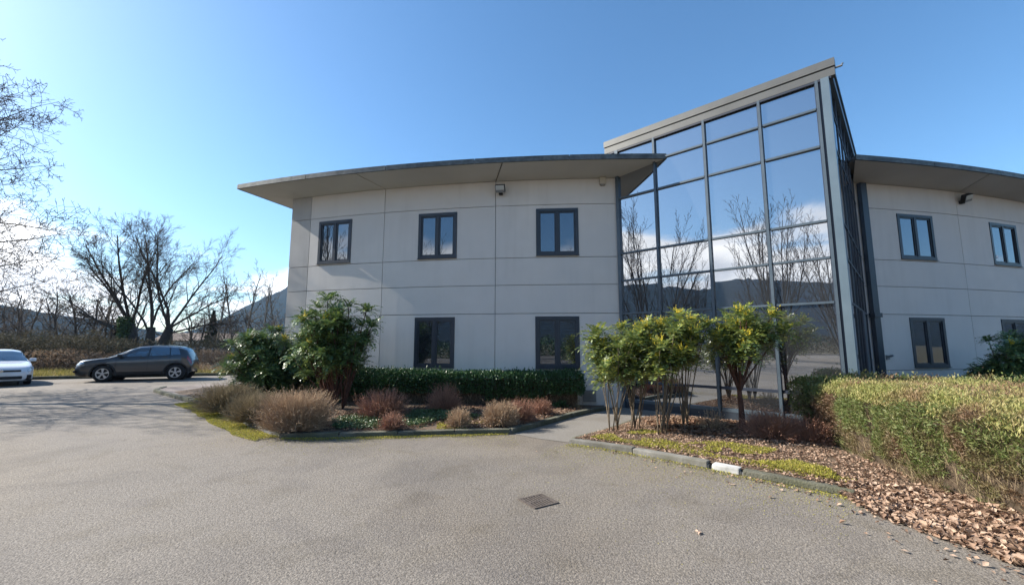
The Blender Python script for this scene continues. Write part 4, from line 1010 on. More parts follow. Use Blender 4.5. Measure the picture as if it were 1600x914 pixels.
for q, (cx_, cy_, rr, n_) in enumerate([(1.75, 7.25, .30, 2600), (3.0, 6.5, .34, 2600), (3.45, 6.3, .25, 1600), (2.3, 7.6, .22, 1200)]):
    gp = [(cx_ + rr * (1.3 + .3 * math.sin(3 * a + q)) * math.cos(a), cy_ + rr * .75 * math.sin(a)) for a in np.linspace(0, 6.28, 14)[:-1]]
    P = sample_poly(gp, n_, rng); P = P[hsum(P, 140 + q, 1, 3.0) > -.3]
    tag(blades('moss', P, bed_height(P, bed_right, 5) + .02, M['mossblade'], 141 + q, h=(.012, .05), w=.005, lean=.9), 'yellow green moss showing between the leaves of the right bed', 'moss')
# thin film of moss crumbs and grit creeping from the kerbs onto the asphalt
def crumbs(line, w, n, seed, label):
    r = np.random.default_rng(seed); e = resample(line, .1); t = np.gradient(e, axis=0); nn = norm(np.column_stack([t[:, 1], -t[:, 0]])); i = r.integers(0, len(e), n)
    P = e[i] + nn[i] * (.1 + r.exponential(w, n))[:, None] + r.normal(size=(n, 2)) * .05; P = P[hsum(P, seed, 1, 1.7) > -.35]
    return tag(blades('moss', P, np.full(len(P), .002), M['mossblade'], seed, h=(.003, .010), w=.0045, lean=2.5), label, 'moss')
crumbs(R_KERB, .55, 9000, 121, 'sparse moss crumbs on the asphalt in front of the right bed')
crumbs(L_KERB2, .40, 6000, 122, 'sparse moss crumbs on the asphalt in front of the left bed')
crumbs(L_KERB[4:], .35, 5000, 123, 'sparse moss crumbs beside the moss band')
# single leaf lying on the asphalt
def lone_leaf(u, v, s, label, seed):
    p = at_z(u, v, 0); r = random.Random(seed); bm = MB(); n = 14; V = [(0, 0, .012)]
    for k in range(n):
        a = 2 * math.pi * k / n; rad = s * (.5 + .22 * math.cos(a * 5) + r.uniform(-.05, .05)); V.append((rad * math.cos(a), rad * .8 * math.sin(a), .006 + .02 * abs(math.sin(a * 1.5)) * s * 8))
    bm.add(V, [(0, 1 + k, 1 + (k + 1) % n) for k in range(n)]); o = bm.build('fallen_leaf', M['litter'], loc=(p.x, p.y, .003), rot=(0, 0, r.uniform(0, 6)))
    return tag(o, label, 'leaf')
lone_leaf(1091, 833, .07, 'single reddish brown leaf lying on the open asphalt', 2)
lone_leaf(1145, 758, .05, 'small pale leaf on the asphalt just below the white kerb stone', 5)

# ---- drain grate
ga = at_z(811, 783); gc = Vector((.28, 4.68, 0)); dg = empty('drain_grate', gc, R(32))
b = MB(); b.box((0, 0, .0035), (.30, .30, .003)); b.build('pit_shade_plate', M['pit_shade_plate'], dg)  # flush near-black plate, its colour stands in for shade below the bars
b = MB()
for s in (-1, 1): b.box((s * .145, 0, .0065), (.022, .31, .009)); b.box((0, s * .145, .0063), (.268, .022, .0086))
b.build('frame', M['dark_steel'], dg)
for k in range(8):
    s = MB(); s.box((-.119 + k * .034, 0, .0066), (.0165, .268, .006)); s.build('bar', M['dark_steel'], dg)
s = MB(); s.box((0, 0, .0072), (.268, .03, .0058)); s.build('cross_bar', M['dark_steel'], dg)
tag(dg, 'rusty square drain grate let into the asphalt', 'drain grate')

# ================================================================== cars
def lerp_tab(tab, x):
    xs = [a for a, _ in tab]; return float(np.interp(x, xs, [b for _, b in tab]))
def smooth_tab(tab, x, w=.05):
    return sum(lerp_tab(tab, x + d * w) * k for d, k in ((-1, .2), (-.5, .2), (0, .2), (.5, .2), (1, .2)))
def make_car(name, S, paint, label, group=None):
    """car pointing along local -X; the body is one lofted surface, glass and trim are patches just proud of it"""
    root = empty(name); tag(root, label, 'car', group)
    Lc, Wd = S['L'], S['W'] / 2
    def sec(f):
        """half cross-section at fraction f of the length (0 = nose)"""
        zt = smooth_tab(S['top'], f, .012); zb = lerp_tab(S['bot'], f); w = Wd * smooth_tab(S['wid'], f, .02)
        belt = min(smooth_tab(S['belt'], f, .02), zt - .035); cab = max(0, min(1, (zt - belt - .035) / .30))
        wt = w * (.86 - .16 * cab); sh = max(zb + .2, belt - .10)
        return [(0, zb), (w * .86, zb), (w * .965, zb + .07), (w * .995, zb + .24), (w * 1.0, (zb + .24 + sh) / 2), (w * .985, sh), (w * .945, belt),
                (w * .93 * (1 - cab) + cab * (w * .93 * .52 + wt * .48), belt + (zt - belt) * (.25 + .25 * cab)), (wt, belt + (zt - belt) * (.62 + .20 * cab)), (wt * .86, zt - .045 * cab - .008), (wt * .5, zt - .006), (0, zt)]
    NS = 12
    def surf(f, s, side, off=0.0):
        def P(f_, s_):
            q = sec(f_); s_ = max(0, min(NS - 1.0001, s_)); i = int(s_); t = s_ - i
            return Vector(((f_ - .5) * Lc, side * (q[i][0] * (1 - t) + q[i + 1][0] * t), q[i][1] * (1 - t) + q[i + 1][1] * t))
        p = P(f, s)
        if off:
            a = P(min(1, f + .004), s) - P(max(0, f - .004), s); b = P(f, s + .06) - P(f, s - .06)
            n = a.cross(b).normalized() if a.length > 1e-6 and b.length > 1e-6 else Vector((0, 0, 1))
            c = Vector((p.x * .3, 0, .6)); n = n if n.dot(p - c) > 0 else -n
            p = p + n * off
        return p
    fs = sorted(set(list(np.linspace(0, 1, 96)) + [.004, .996])); wr = S['wr']; arch = wr * 1.17
    V, F, idx = [], [], {}
    ss = []
    for i in range(NS - 1): ss += [i, i + .5]
    ss.append(NS - 1)
    for side in (1, -1):
        for i, f in enumerate(fs):
            for j, s in enumerate(ss): idx[side, i, j] = len(V); V.append(tuple(surf(f, s, side)))
        for i in range(len(fs) - 1):
            for j in range(len(ss) - 1):
                c = [idx[side, i, j], idx[side, i + 1, j], idx[side, i + 1, j + 1], idx[side, i, j + 1]]
                m = sum((Vector(V[k]) for k in c), Vector()) / 4
                if ss[j] < 6 and abs(m.y) > Wd * .55 and any((m.x - (wf - .5) * Lc) ** 2 + (m.z - wr) ** 2 < arch ** 2 for wf in S['wheels']): continue
                F.append(tuple(c))
    b = MB(); b.add(V, F)
    for i in (0, len(fs) - 1):
        for side in (1, -1):
            b.f.append(tuple(idx[side, i, j] for j in range(len(ss)))); b.m.append(0)
    me = b.mesh('body', paint, smooth=True)
    bm = bmesh.new(); bm.from_mesh(me); bmesh.ops.remove_doubles(bm, verts=bm.verts[:], dist=.0015); bmesh.ops.recalc_face_normals(bm, faces=bm.faces[:]); bm.to_mesh(me); bm.free()
    me.polygons.foreach_set('use_smooth', [True] * len(me.polygons))
    body = link('body', me, root)
    def patch(nm, f0, f1, s0, s1, m, sides=(1, -1), off=.006, parent=None, nf=10, nsn=6, fn=None, both=False):
        objs = []
        groups = [sides] if both else [(q,) for q in sides]
        for gsd in groups:
            pb = MB()
            for side in gsd:
                VV = []
                for i in range(nf + 1):
                    for j in range(nsn + 1):
                        tf, tsn = i / nf, j / nsn; f = f0 + (f1 - f0) * tf; s = s0 + (s1 - s0) * tsn
                        if fn: f, s = fn(tf, tsn)
                        VV.append(surf(f, s, side, off))
                pb.add(VV, [(i * (nsn + 1) + j, (i + 1) * (nsn + 1) + j, (i + 1) * (nsn + 1) + j + 1, i * (nsn + 1) + j + 1) for i in range(nf) for j in range(nsn)])
            objs.append(pb.build(nm, m, parent or root, smooth=True))
        return objs
    a, c, d, e, g = S['cab']     # cowl, windscreen top, B pillar, C pillar, rear glass bottom
    patch('windscreen', 0, 0, 0, 0, M['car_glass'], both=True, fn=lambda tf, t: (a + .012 + (c - a - .014) * tf, 7.7 + (NS - 1 - 7.7) * t))
    patch('rear_window', 0, 0, 0, 0, M['car_glass'], both=True, fn=lambda tf, t: (S['rg0'] + (g - S['rg0']) * tf, 8.7 + (NS - 1 - 8.7) * t))
    def side_glass(f0, f1, lean0, lean1):
        return lambda tf, t: (f0 + (f1 - f0) * tf + (lean0 * (1 - tf) + lean1 * tf) * t, 6.15 + 2.05 * t)
    patch('side_window', 0, 0, 0, 0, M['car_glass'], fn=side_glass(a + .075, d - .008, c - a - .075, 0))
    patch('side_window', 0, 0, 0, 0, M['car_glass'], fn=side_glass(d + .008, e, 0, -.02))
    patch('quarter_window', 0, 0, 0, 0, M['car_glass'], fn=side_glass(e + .012, S['qg'], -.02, -.045))
    patch('sill_cladding', S['wheels'][0] + .085, S['wheels'][1] - .085, 1.0, 2.9, M['car_black'])
    patch('front_bumper_trim', .004, .10, 1.2, 2.6, M['car_black'])
    patch('rear_bumper_trim', .90, .996, 1.1, 2.9, M['car_black'])
    for f in (S['wheels'][0] + .105, d, S['wheels'][1] - .06):
        patch('door_gap', f - .0012, f + .0012, 2.9, 6.05, M['car_black'], off=.003, nf=1)
    for f in (d - .045, e - .035):
        for side in (1, -1):
            p = surf(f, 5.45, side, .02); h = MB(); h.box(p, (.19, .03, .035)); h.build('door_handle', paint, root, bevel=.008)
    patch('headlight', .012, .075, 5.15, 6.6, M['lamp_glass'], off=.008)
    patch('tail_light', .955, .996, 5.3, 6.8, M['lamp_red'], off=.008)
    for side in (1, -1):
        p = surf(a + .10, 6.35, side, .02); mr_ = MB(); mr_.box(p + Vector((0, side * .10, .03)), (.13, .20, .13)); mr_.box(p + Vector((0, side * .02, -.02)), (.06, .12, .04))
        mr_.build('wing_mirror', M['car_black'] if S.get('dark_mirror') else paint, root, bevel=.03)
    # nose
    nb = MB(); x0 = -.5 * Lc
    nb.box((x0 - .004, 0, S['grille']), (.035, Wd * 1.15, .075)); nb.build('grille', M['car_black'], root, bevel=.01)
    nb = MB(); nb.box((x0 - .003, 0, S['intake']), (.035, Wd * 1.25, .12)); nb.build('lower_intake', M['car_black'], root, bevel=.03)
    for side in (1, -1):
        nb = MB(); nb.box((x0 + .03, side * Wd * .80, S['intake'] + .05), (.06, Wd * .22, .10), rz=side * .5); nb.build('fog_recess', M['car_black'], root, bevel=.02)
    nb = MB(); nb.lathe([(0, -.024), (.055, -.024), (.055, -.016), (0, -.016)], n=16, axis='X', c=(x0, 0, S['grille'])); nb.build('badge', M['chrome'], root)
    nb = MB(); nb.box((x0 - .024, 0, (S['grille'] + S['intake']) / 2 + .01), (.012, .50, .105)); nb.build('number_plate', M['plate'], root)
    # wheels
    for wf in S['wheels']:
        for side in (1, -1):
            cx_ = (wf - .5) * Lc; yc = side * (Wd - .115)
            t = MB(); h = .10
            t.lathe([(wr * .66, -h), (wr * .93, -h), (wr, -h * .6), (wr, h * .6), (wr * .93, h), (wr * .66, h)], n=28)
            w = t.build('wheel', M['tyre'], root, smooth=True, loc=(cx_, yc, wr))
            rm = MB(); o_ = side * h * .86
            rm.lathe([(wr * .60, o_), (wr * .69, o_), (wr * .69, o_ - side * .08), (wr * .62, o_ - side * .09)], n=28)
            for k in range(5):
                an = 2 * math.pi * k / 5 + .3
                for da in (-.17, .17):
                    rm.box((0, 0, 0), (wr * .56, .022, wr * .115), M=Matrix.Translation((math.cos(an + da * .55) * wr * .36, o_ - side * .006, math.sin(an + da * .55) * wr * .36)) @ Matrix.Rotation(-(an + da), 4, 'Y'))
            rm.lathe([(0, o_ + side * .012), (wr * .15, o_ + side * .010), (wr * .17, o_ - side * .02)], n=16)
            rm.build('rim', M['alloy'], w)
            br = MB(); br.lathe([(0, o_ - side * .05), (wr * .6, o_ - side * .05)], n=20); br.build('brake_disc', M['car_black'], w)
            ar = MB(); n = 18; VV = []
            for k in range(n + 1):
                an = math.pi * (-.06 + 1.12 * k / n)
                for rr, yy in ((arch * .96, -.02), (arch * 1.0, .014), (arch * 1.12, .010), (arch * 1.12, -.03)):
                    z_ = max(.20, wr + rr * math.sin(an)); x_ = cx_ + rr * math.cos(an)
                    fy = (x_ / Lc + .5); q = [abs(surf(max(0, min(1, fy)), s_, 1).y) for s_ in (3, 4, 5)]
                    VV.append((x_, side * (max(q) + yy), z_))
            ar.add(VV, [(4 * k + j, 4 * k + 4 + j, 4 * k + 4 + (j + 1) % 4, 4 * k + (j + 1) % 4) for k in range(n) for j in range(4)])
            ar.build('wheel_arch', M['car_black'] if S.get('suv') else paint, root, smooth=True)
            ln = MB(); ln.lathe([(0, -.02), (arch * 1.02, -.02), (arch * 1.02, .0), (0, .0)], n=24, c=(cx_, side * (Wd * .58), wr)); ln.build('wheel_well', M['car_black'], root)
    if S.get('suv'):
        for side in (1, -1):
            rr = MB(); rr.tube([surf(f, 9.0, side, .035) for f in np.linspace(c + .03, S['rg0'] - .02, 8)], .014, n=6); rr.build('roof_rail', M['car_black'], root)
    return root
SUV = dict(L=4.15, W=1.84, wr=.36, wheels=(.238, .868), suv=True, dark_mirror=True,
           top=[(0, .82), (.01, .94), (.03, .98), (.15, 1.02), (.26, 1.07), (.35, 1.28), (.44, 1.49), (.51, 1.58), (.62, 1.62), (.76, 1.605), (.88, 1.55), (.94, 1.42), (.972, 1.18), (.99, 1.04), (1, .82)],
           bot=[(0, .30), (.06, .22), (.3, .21), (.75, .21), (.95, .27), (1, .40)],
           wid=[(0, .80), (.03, .91), (.10, .97), (.25, 1), (.75, 1), (.90, .95), (.97, .80), (1, .66)],
           belt=[(0, .70), (.05, .88), (.15, .97), (.3, 1.05), (.6, 1.08), (.9, 1.14), (.97, 1.0), (1, .68)],
           cab=(.275, .475, .615, .80, .955), rg0=.90, qg=.90, grille=.74, intake=.42)
HATCH = dict(L=4.28, W=1.79, wr=.315, wheels=(.20, .805),
             top=[(0, .58), (.015, .68), (.06, .78), (.16, .87), (.28, .94), (.36, 1.14), (.46, 1.36), (.55, 1.44), (.68, 1.455), (.82, 1.40), (.90, 1.28), (.96, 1.0), (.985, .9), (1, .66)],
             bot=[(0, .22), (.06, .17), (.3, .17), (.75, .17), (.95, .22), (1, .34)],
             wid=[(0, .74), (.03, .88), (.10, .97), (.25, 1), (.75, 1), (.92, .95), (.98, .88), (1, .80)],
             belt=[(0, .55), (.05, .73), (.15, .82), (.3, .90), (.6, .93), (.9, .97), (.97, .90), (1, .62)],
             cab=(.285, .48, .60, .78, .945), rg0=.86, qg=.87, grille=.60, intake=.33)
gcar = make_car('parked_car', SUV, M['car_grey'], 'dark grey metallic crossover parked side on along the far kerb', 'cars parked in the car park')
w1, w2 = Vector((-18.09, 18.8, 0)), Vector((-15.68, 19.8, 0)); hd = (w2 - w1).normalized()
perp = Vector((-hd.y, hd.x, 0))
gcar.location = (w1 + w2) / 2 + perp * .9 + hd * ((.5 - (.238 + .868) / 2) * 4.15); gcar.location.z = 0; gcar.rotation_euler = (0, 0, math.atan2(hd.y, hd.x))
wcar = make_car('parked_car', HATCH, M['car_white'], 'white hatchback facing the camera, cut off by the left picture edge', 'cars parked in the car park')
fx = Vector((.76, -.65, 0)).normalized(); fx = (Matrix.Rotation(R(4), 3, 'Z') @ fx)
wcar.location = Vector((-20.1, 16.75, 0)) - fx * 2.1; wcar.rotation_euler = (0, 0, math.atan2(-fx.y, -fx.x))
def dup(root, loc, rz, label):
    r = root.copy(); col.objects.link(r); r.location = loc; r.rotation_euler = (0, 0, rz); r['label'] = label
    for ch in list(root.children):
        c = ch.copy(); col.objects.link(c); c.parent = r
        for g in ch.children:
            d = g.copy(); col.objects.link(d); d.parent = c
    return r
dup(wcar, (-24, -9.5, 0), R(200), 'white car seen only mirrored low in the glass tower')

# ================================================================== trees
def grow_tree(seed, stems, levels, wob=.16, up=.10, ratio=.62, counts=(7, 7, 6, 5), rad_k=.62, spread=(28, 62), start=.28, tipr=.006, nseg=5, skirt=0.0):
    """stems: list of (base, direction, length, radius). returns segments split in limbs and twigs"""
    r = random.Random(seed); big, small = [], []
    def branch(p, d, L, rad, lvl):
        n = nseg if lvl < 2 else 3; pts = [p]; rs = [rad]; dirs = [d]
        for i in range(n):
            d = (d + Vector((r.gauss(0, wob), r.gauss(0, wob), r.gauss(0, wob * .8) + up * (.6 if lvl else .25)))).normalized()
            p = p + d * (L / n); rr = max(tipr, rad * (1 - (.72 if lvl == 0 else .88) * (i + 1) / n)); pts.append(p); rs.append(rr); dirs.append(d)
            (big if lvl < 2 else small).append((pts[-2], p, rs[-2], rr))
        if lvl >= levels: return
        k = counts[min(lvl, len(counts) - 1)]
        for c in range(k):
            t = start + (1 - start) * (c + r.random() * .9) / k if lvl == 0 else (.15 + .85 * ((c + r.random()) / k) ** .8)
            t = min(.999, t); x = t * n; i = min(n - 1, int(x)); q = pts[i].lerp(pts[i + 1], x - i); rq = rs[i] + (rs[i + 1] - rs[i]) * (x - i)
            ax = dirs[i + 1]; a = R(r.uniform(*spread)) * (1.0 if lvl else 1.05 - .35 * t); az = c * 2.4 + r.uniform(-.6, .6)
            o = ax.orthogonal().normalized(); o.rotate(Matrix.Rotation(az, 3, ax)); nd = (ax * math.cos(a) + o * math.sin(a)).normalized()
            branch(q, nd, L * ratio * r.uniform(.75, 1.2) * (1.08 - .5 * t if lvl == 0 else 1.0 - .35 * t), max(tipr, rq * rad_k), lvl + 1)
    for (b, d, L, rad) in stems: branch(Vector(b), Vector(d).normalized(), L, rad, 0)
    return big, small
def seg_mesh(name, segs, m, n):
    A = np.array([[*s[0]] for s in segs]); B = np.array([[*s[1]] for s in segs]); V, F = tubes(A, B, [s[2] for s in segs], [s[3] for s in segs], n)
    return fast_mesh(name, V, F, m, smooth=(n > 4))
def tree_meshes(seed, stems, levels=4, bark='bark', twig='twig', **k):
    big, small = grow_tree(seed, stems, levels, **k)
    return seg_mesh('trunk', big, M[bark], 7), seg_mesh('crown', small, M[twig], 3)
def place_tree(ms, loc, rz, s, label, group=None, name='bare_tree', sz=None):
    o = empty(name, loc, rz); o.scale = (s, s, sz or s)
    link('trunk', ms[0], o); link('crown', ms[1], o)
    tag(o, label, 'tree', group); return o
def px_ground(u, y): return Vector(((u - 800) / FPX * (y * math.cos(PITCH)) , y, 0))
# the big spreading oak-like clump behind the grey car: three stems
by = 33.0; B0 = px_ground(225, by)
trunks = [((-1.15, 0, 0), (-.95, .1, 1.7), (-1.35, .1, 3.2), .40), ((.0, .3, 0), (.15, .3, 1.8), (.1, .4, 3.0), .33), ((1.1, -.2, 0), (1.5, -.2, 1.5), (2.0, -.2, 2.9), .34)]
limbs = []; fr_ = random.Random(4)
for k, (a, b_, c_, rr) in enumerate(trunks):
    for (tx, tz, L, q) in {0: [(-.95, .55, 6.6, .6), (-.62, .9, 7.2, .85), (-.30, 1, 7.6, 1), (.0, 1, 8.2, 1), (.22, 1, 7.4, .9), (-1.2, .28, 5.2, .5)], 1: [(-.25, 1, 8.0, 1), (.10, 1, 8.6, 1), (.36, .95, 7.4, .8), (.05, 1, 7.8, .7)],
                           2: [(-.12, 1, 8.4, .95), (.16, 1, 8.6, 1), (.45, .95, 8.0, .95), (.80, .70, 6.6, .75), (1.15, .35, 5.4, .5)]}[k]:
        base = Vector(c_) if q > .7 else Vector(b_).lerp(Vector(c_), fr_.uniform(.2, .8)); limbs.append((tuple(base), (tx, fr_.uniform(-.45, .45), tz), L * .86, rr * .29 * (.7 + .3 * q)))
big, small = grow_tree(3, limbs, 3, counts=(11, 9, 7), ratio=.47, spread=(22, 54), up=.05, start=.2, tipr=.008, wob=.09, rad_k=.5)
for (a, b_, c_, rr) in trunks: big += [(Vector(a), Vector(b_), rr * 1.25, rr), (Vector(b_), Vector(c_), rr, rr * .8)]
clump = seg_mesh('trunk', big, M['bark'], 7), seg_mesh('crown', small, M['twig'], 3)
place_tree(clump, B0, 0, 1.0, 'large bare multi stemmed tree with spreading crown behind the grey car')
# ivy on its left stem
r = np.random.default_rng(5); k = 5200; t = r.random(k); ang = r.random(k) * 6.28; rad = .30 + .38 * r.random(k) * (1 - .4 * t)
P = np.column_stack([-1.15 - .5 * t + np.cos(ang) * rad, np.sin(ang) * rad, .2 + t * 3.6]); A = rvec(k, r) * .07; Bq = norm(np.cross(A, rvec(k, r))) * .05
V, F = quads(P, A, Bq); iv_o = link('ivy', fast_mesh('ivy', V, F, M['ivy'])); iv_o.location = B0; tag(iv_o, 'dark ivy wrapped round the left stem of the large bare tree', 'ivy')

# near tree at the left edge (its branches hang into the picture, its shadow streaks the asphalt)
near_t = tree_meshes(8, [((0, 0, 0), (.03, -.02, 1), 9.5, .20)], 4, counts=(26, 11, 7, 4), ratio=.48, spread=(42, 80), up=.04, start=.12, tipr=.0065, wob=.10, rad_k=.36, )
place_tree(near_t, (-20.9, 12.0, 0), .4, 1.12, 'bare tree at the left picture edge with drooping fine twigs')
# upright multi-stemmed trees mirrored in the glass
up_st = [((math.cos(a) * .12, math.sin(a) * .12, 0), (math.cos(a) * sp, math.sin(a) * sp, 1), L, .055) for a, sp, L in [(0, .25, 7.2), (.9, .42, 7.0), (1.7, .18, 7.8), (2.6, .40, 6.8), (3.4, .28, 7.4), (4.2, .46, 6.6), (5.0, .22, 7.6), (5.7, .5, 6.4)]]
uptree = tree_meshes(15, up_st, 3, counts=(14, 7, 4), ratio=.36, spread=(14, 36), up=.10, start=.2, tipr=.0055, wob=.06, rad_k=.5)
up_spots = [(-21.5, -11, 1.7, 'fan shaped multi stemmed tree mirrored in the middle of the glass tower'), (-24.6, -.9, 1.75, 'upright multi stemmed tree mirrored at the left of the glass tower'),
            (-22.6, -19, 1.65, 'multi stemmed tree mirrored at the right of the glass tower'), (-33.7, -9.4, 1.3, 'smaller upright tree mirrored at the left edge of the glass tower')]
for i, (x, y, s, lab) in enumerate(up_spots): place_tree(uptree, (x, y, 0), i * 1.3, s, lab, 'trees lining the car park')
back = tree_meshes(23, [((0, 0, 0), (0, 0, 1), 8.5, .22)], 4, counts=(11, 7, 5, 3), ratio=.56, spread=(30, 60), up=.10, start=.2, tipr=.009)
for i, (x, y, s, lab) in enumerate([(-13, -17, 1.1, 'bare tree mirrored in the upper left window'), (-5, -21, 1.05, 'bare tree mirrored in the second upper window'), (4, -20, 1.0, 'bare tree mirrored in the third upper window'),
                               (17, -22, 1.15, 'bare tree mirrored in the first window of the right wing'), (27, -20, 1.0, 'bare tree mirrored in the last window of the right wing')]):
    place_tree(back, (x, y, 0), i * 1.7, s, lab, 'trees lining the car park')
# woodland edge behind the car park, left of the building
wood = [tree_meshes(41, [((0, 0, 0), (.05, 0, 1), 8, .16)], 3, bark='bark', twig='twig_grey', counts=(14, 8, 6), ratio=.42, spread=(30, 65), up=.10, start=.15, tipr=.012),
        tree_meshes(42, [((0, 0, 0), (0, 0, 1), 9.5, .14)], 3, bark='bark_pale', twig='twig_grey', counts=(18, 7, 5), ratio=.30, spread=(28, 50), up=.12, start=.22, tipr=.012),
        tree_meshes(43, [((-.3, 0, 0), (-.25, 0, 1), 6, .13), ((.3, .1, 0), (.3, .1, 1), 6.2, .13), ((0, .2, 0), (0, .1, 1), 6.8, .13)], 3, twig='twig_grey', counts=(9, 7, 6), ratio=.45, spread=(30, 70), up=.06, start=.12, tipr=.012)]
wl_ = [(-20, 44, 0, .9, 'grey'), (45, 40, 2, .95, ''), (95, 38, 0, .82, ''), (118, 36, 2, .92, ''), (150, 40, 0, .95, ''), (170, 35, 2, .78, ''), (300, 46, 2, .85, ''), (338, 44, 1, .86, ''), (362, 46, 1, .98, ''), (385, 43, 1, .92, ''), (408, 44, 1, .86, ''), (430, 50, 1, .92, ''), (322, 52, 0, .9, ''), (205, 47, 0, .9, ''), (268, 50, 0, .95, ''), (72, 50, 0, .9, ''), (18, 47, 2, .95, ''), (350, 37, 2, .55, ''), (395, 36, 2, .6, ''), (440, 40, 2, .62, '')]
wlab = ['grey bare tree at the extreme left, behind the white car', 'many stemmed bare tree just right of the white car', 'wide twiggy bare tree above the bonnet end of the grey car', 'many stemmed bare tree left of the ivy stem, above the grey bonnet',
        'tall wide twiggy tree left of the large tree', 'low thicket tree touching the ivy covered stem', 'low thicket tree right of the large tree trunk', 'first slender pale tree right of the large tree', 'second and tallest slender pale tree right of the large tree',
        'third slender pale tree right of the large tree', 'fourth slender pale tree, above the mahonia mound', 'last slender pale tree, beside the building corner', 'far wide twiggy tree behind the pointed fir', 'far wide twiggy tree behind the ivy stem',
        'far wide twiggy tree seen between the stems of the large tree', 'far wide twiggy tree between the two parked cars', 'far many stemmed tree over the white car roof', 'small thicket tree behind the fence posts', 'small thicket tree above the last fence post', 'small thicket tree at the building corner']
kinds = ['grey brown bare tree with wide twiggy crown in the wood edge left of the large tree', 'slender pale stemmed bare tree in the row right of the large tree', 'low many stemmed bare thicket tree in the wood edge']
for i, (u, y, k, s, _) in enumerate(wl_):
    place_tree(wood[k], px_ground(u, y), i * 2.1, s, wlab[i], ['wide twiggy trees of the wood edge', 'slender pale trees of the wood edge', 'thicket trees of the wood edge'][k], name='woodland_tree')
# dark conifers in the wood edge
def fir_mesh(seed, h, w):
    r = np.random.default_rng(seed); k = 3800; t = r.random(k) ** .7; ang = r.random(k) * 6.28; lay = (.75 + .25 * np.cos(t * 70)); rad = w * (1 - t) * lay * (.35 + .65 * r.random(k) ** .5)
    P = np.column_stack([np.cos(ang) * rad, np.sin(ang) * rad, .4 + t * (h - .4) - rad * .25]); o = norm(np.column_stack([np.cos(ang), np.sin(ang), -.25 + 0 * ang]) + rvec(k, r) * .5)
    V, F = quads(P, o * .16, norm(np.cross(o, rvec(k, r))) * .05); return fast_mesh('crown', V, F, M['fir'])
firs = fir_mesh(3, 5.5, 1.5)
ft = MB(); ft.tube([(0, 0, 0), (0, 0, 5.2)], [.11, .02], n=6); ftm = ft.mesh('trunk', M['bark'])
for i, (u, y, s, lab) in enumerate([(258, 42, .62, 'small dark fir behind the right stem of the large bare tree'), (330, 48, 1.0, 'pointed dark fir between the large tree and the pale stems'), (180, 38, .72, 'dark fir left of the ivy covered stem')]):
    o = empty('fir_tree', px_ground(u, y), i); o.scale = (s,) * 3; link('trunk', ftm, o); link('crown', firs, o); tag(o, lab, 'tree', 'firs of the wood edge')

# verge, dry bracken, thickets
vp = [(-70, far_y(-70) + .2), (6, far_y(6) + .2), (6, far_y(6) + 30), (-70, far_y(-70) + 45)]
sheet('grass_verge', vp, -.012, M['ground'])
def band(x0, x1, o0, o1, n, r):
    x = x0 + (x1 - x0) * r.random(n); o = o0 + (o1 - o0) * r.random(n); return np.column_stack([x - .36 * o, far_y(0) + .387 * x + o])
r = np.random.default_rng(61)
P = band(-46, 0, .25, 6.5, 70000, r)
tag(blades('verge_grass', P, np.full(len(P), .0), M['grass'], 62, h=(.08, .42), w=.012, lean=.6), 'yellow green rough grass behind the far kerb', 'grass')
def mass(name, P, h, m, seed, size, label, cat, n_up=1.0):
    r = np.random.default_rng(seed); k = len(P); hh = h * (.55 + .45 * np.clip(.6 + hsum(P, seed, .7, .8), 0, 1)); z = hh * r.random(k) ** .75
    C = np.column_stack([P, z]) + r.normal(size=(k, 3)) * .06; g = norm(rvec(k, r) * .9 + np.array([0, 0, n_up])); L = size[0] * (.5 + r.random(k)); A = g * L[:, None]; B = norm(np.cross(g, rvec(k, r))) * (size[1] * (.6 + .8 * r.random(k)))[:, None]
    V, F = quads(C, A, B); return tag(link(name, fast_mesh(name, V, F, m)), label, cat, kind='stuff')
mass('dry_bracken', band(-46, 2, 5.6, 9.0, 56000, r), 1.35, M['bramble'], 63, (.13, .016), 'brown dry bracken and brambles behind the verge', 'bracken', .5)
mass('dry_bracken', band(-22, 2, 1.6, 4.0, 12000, r), .6, M['bramble'], 66, (.10, .014), 'low rusty bracken right of the grey car', 'bracken', .5)
mass('thicket', band(-50, -24, 7.0, 11.0, 46000, r), 2.6, M['thicket'], 64, (.20, .017), 'grey green leafless thicket behind the bracken', 'thicket', .6)
mass('thicket', band(-32, 4, 9.0, 16.0, 42000, r), 2.2, M['thicket'], 65, (.20, .017), 'grey leafless thicket right of the large tree', 'thicket', .6)
# scrub behind the camera side of the car park, closing the view in the reflections
P = np.column_stack([-34 - 5 * r.random(30000), -34 + 44 * r.random(30000)]); mass('scrub', P, 2.4, M['thicket'], 67, (.22, .02), 'leafless scrub along the left side of the car park', 'scrub', .6)
P = np.column_stack([-34 + 76 * r.random(34000), -30 - 5 * r.random(34000)]); mass('scrub', P, 2.6, M['hedge_dark'], 68, (.16, .05), 'evergreen scrub along the back of the car park', 'scrub', .4)
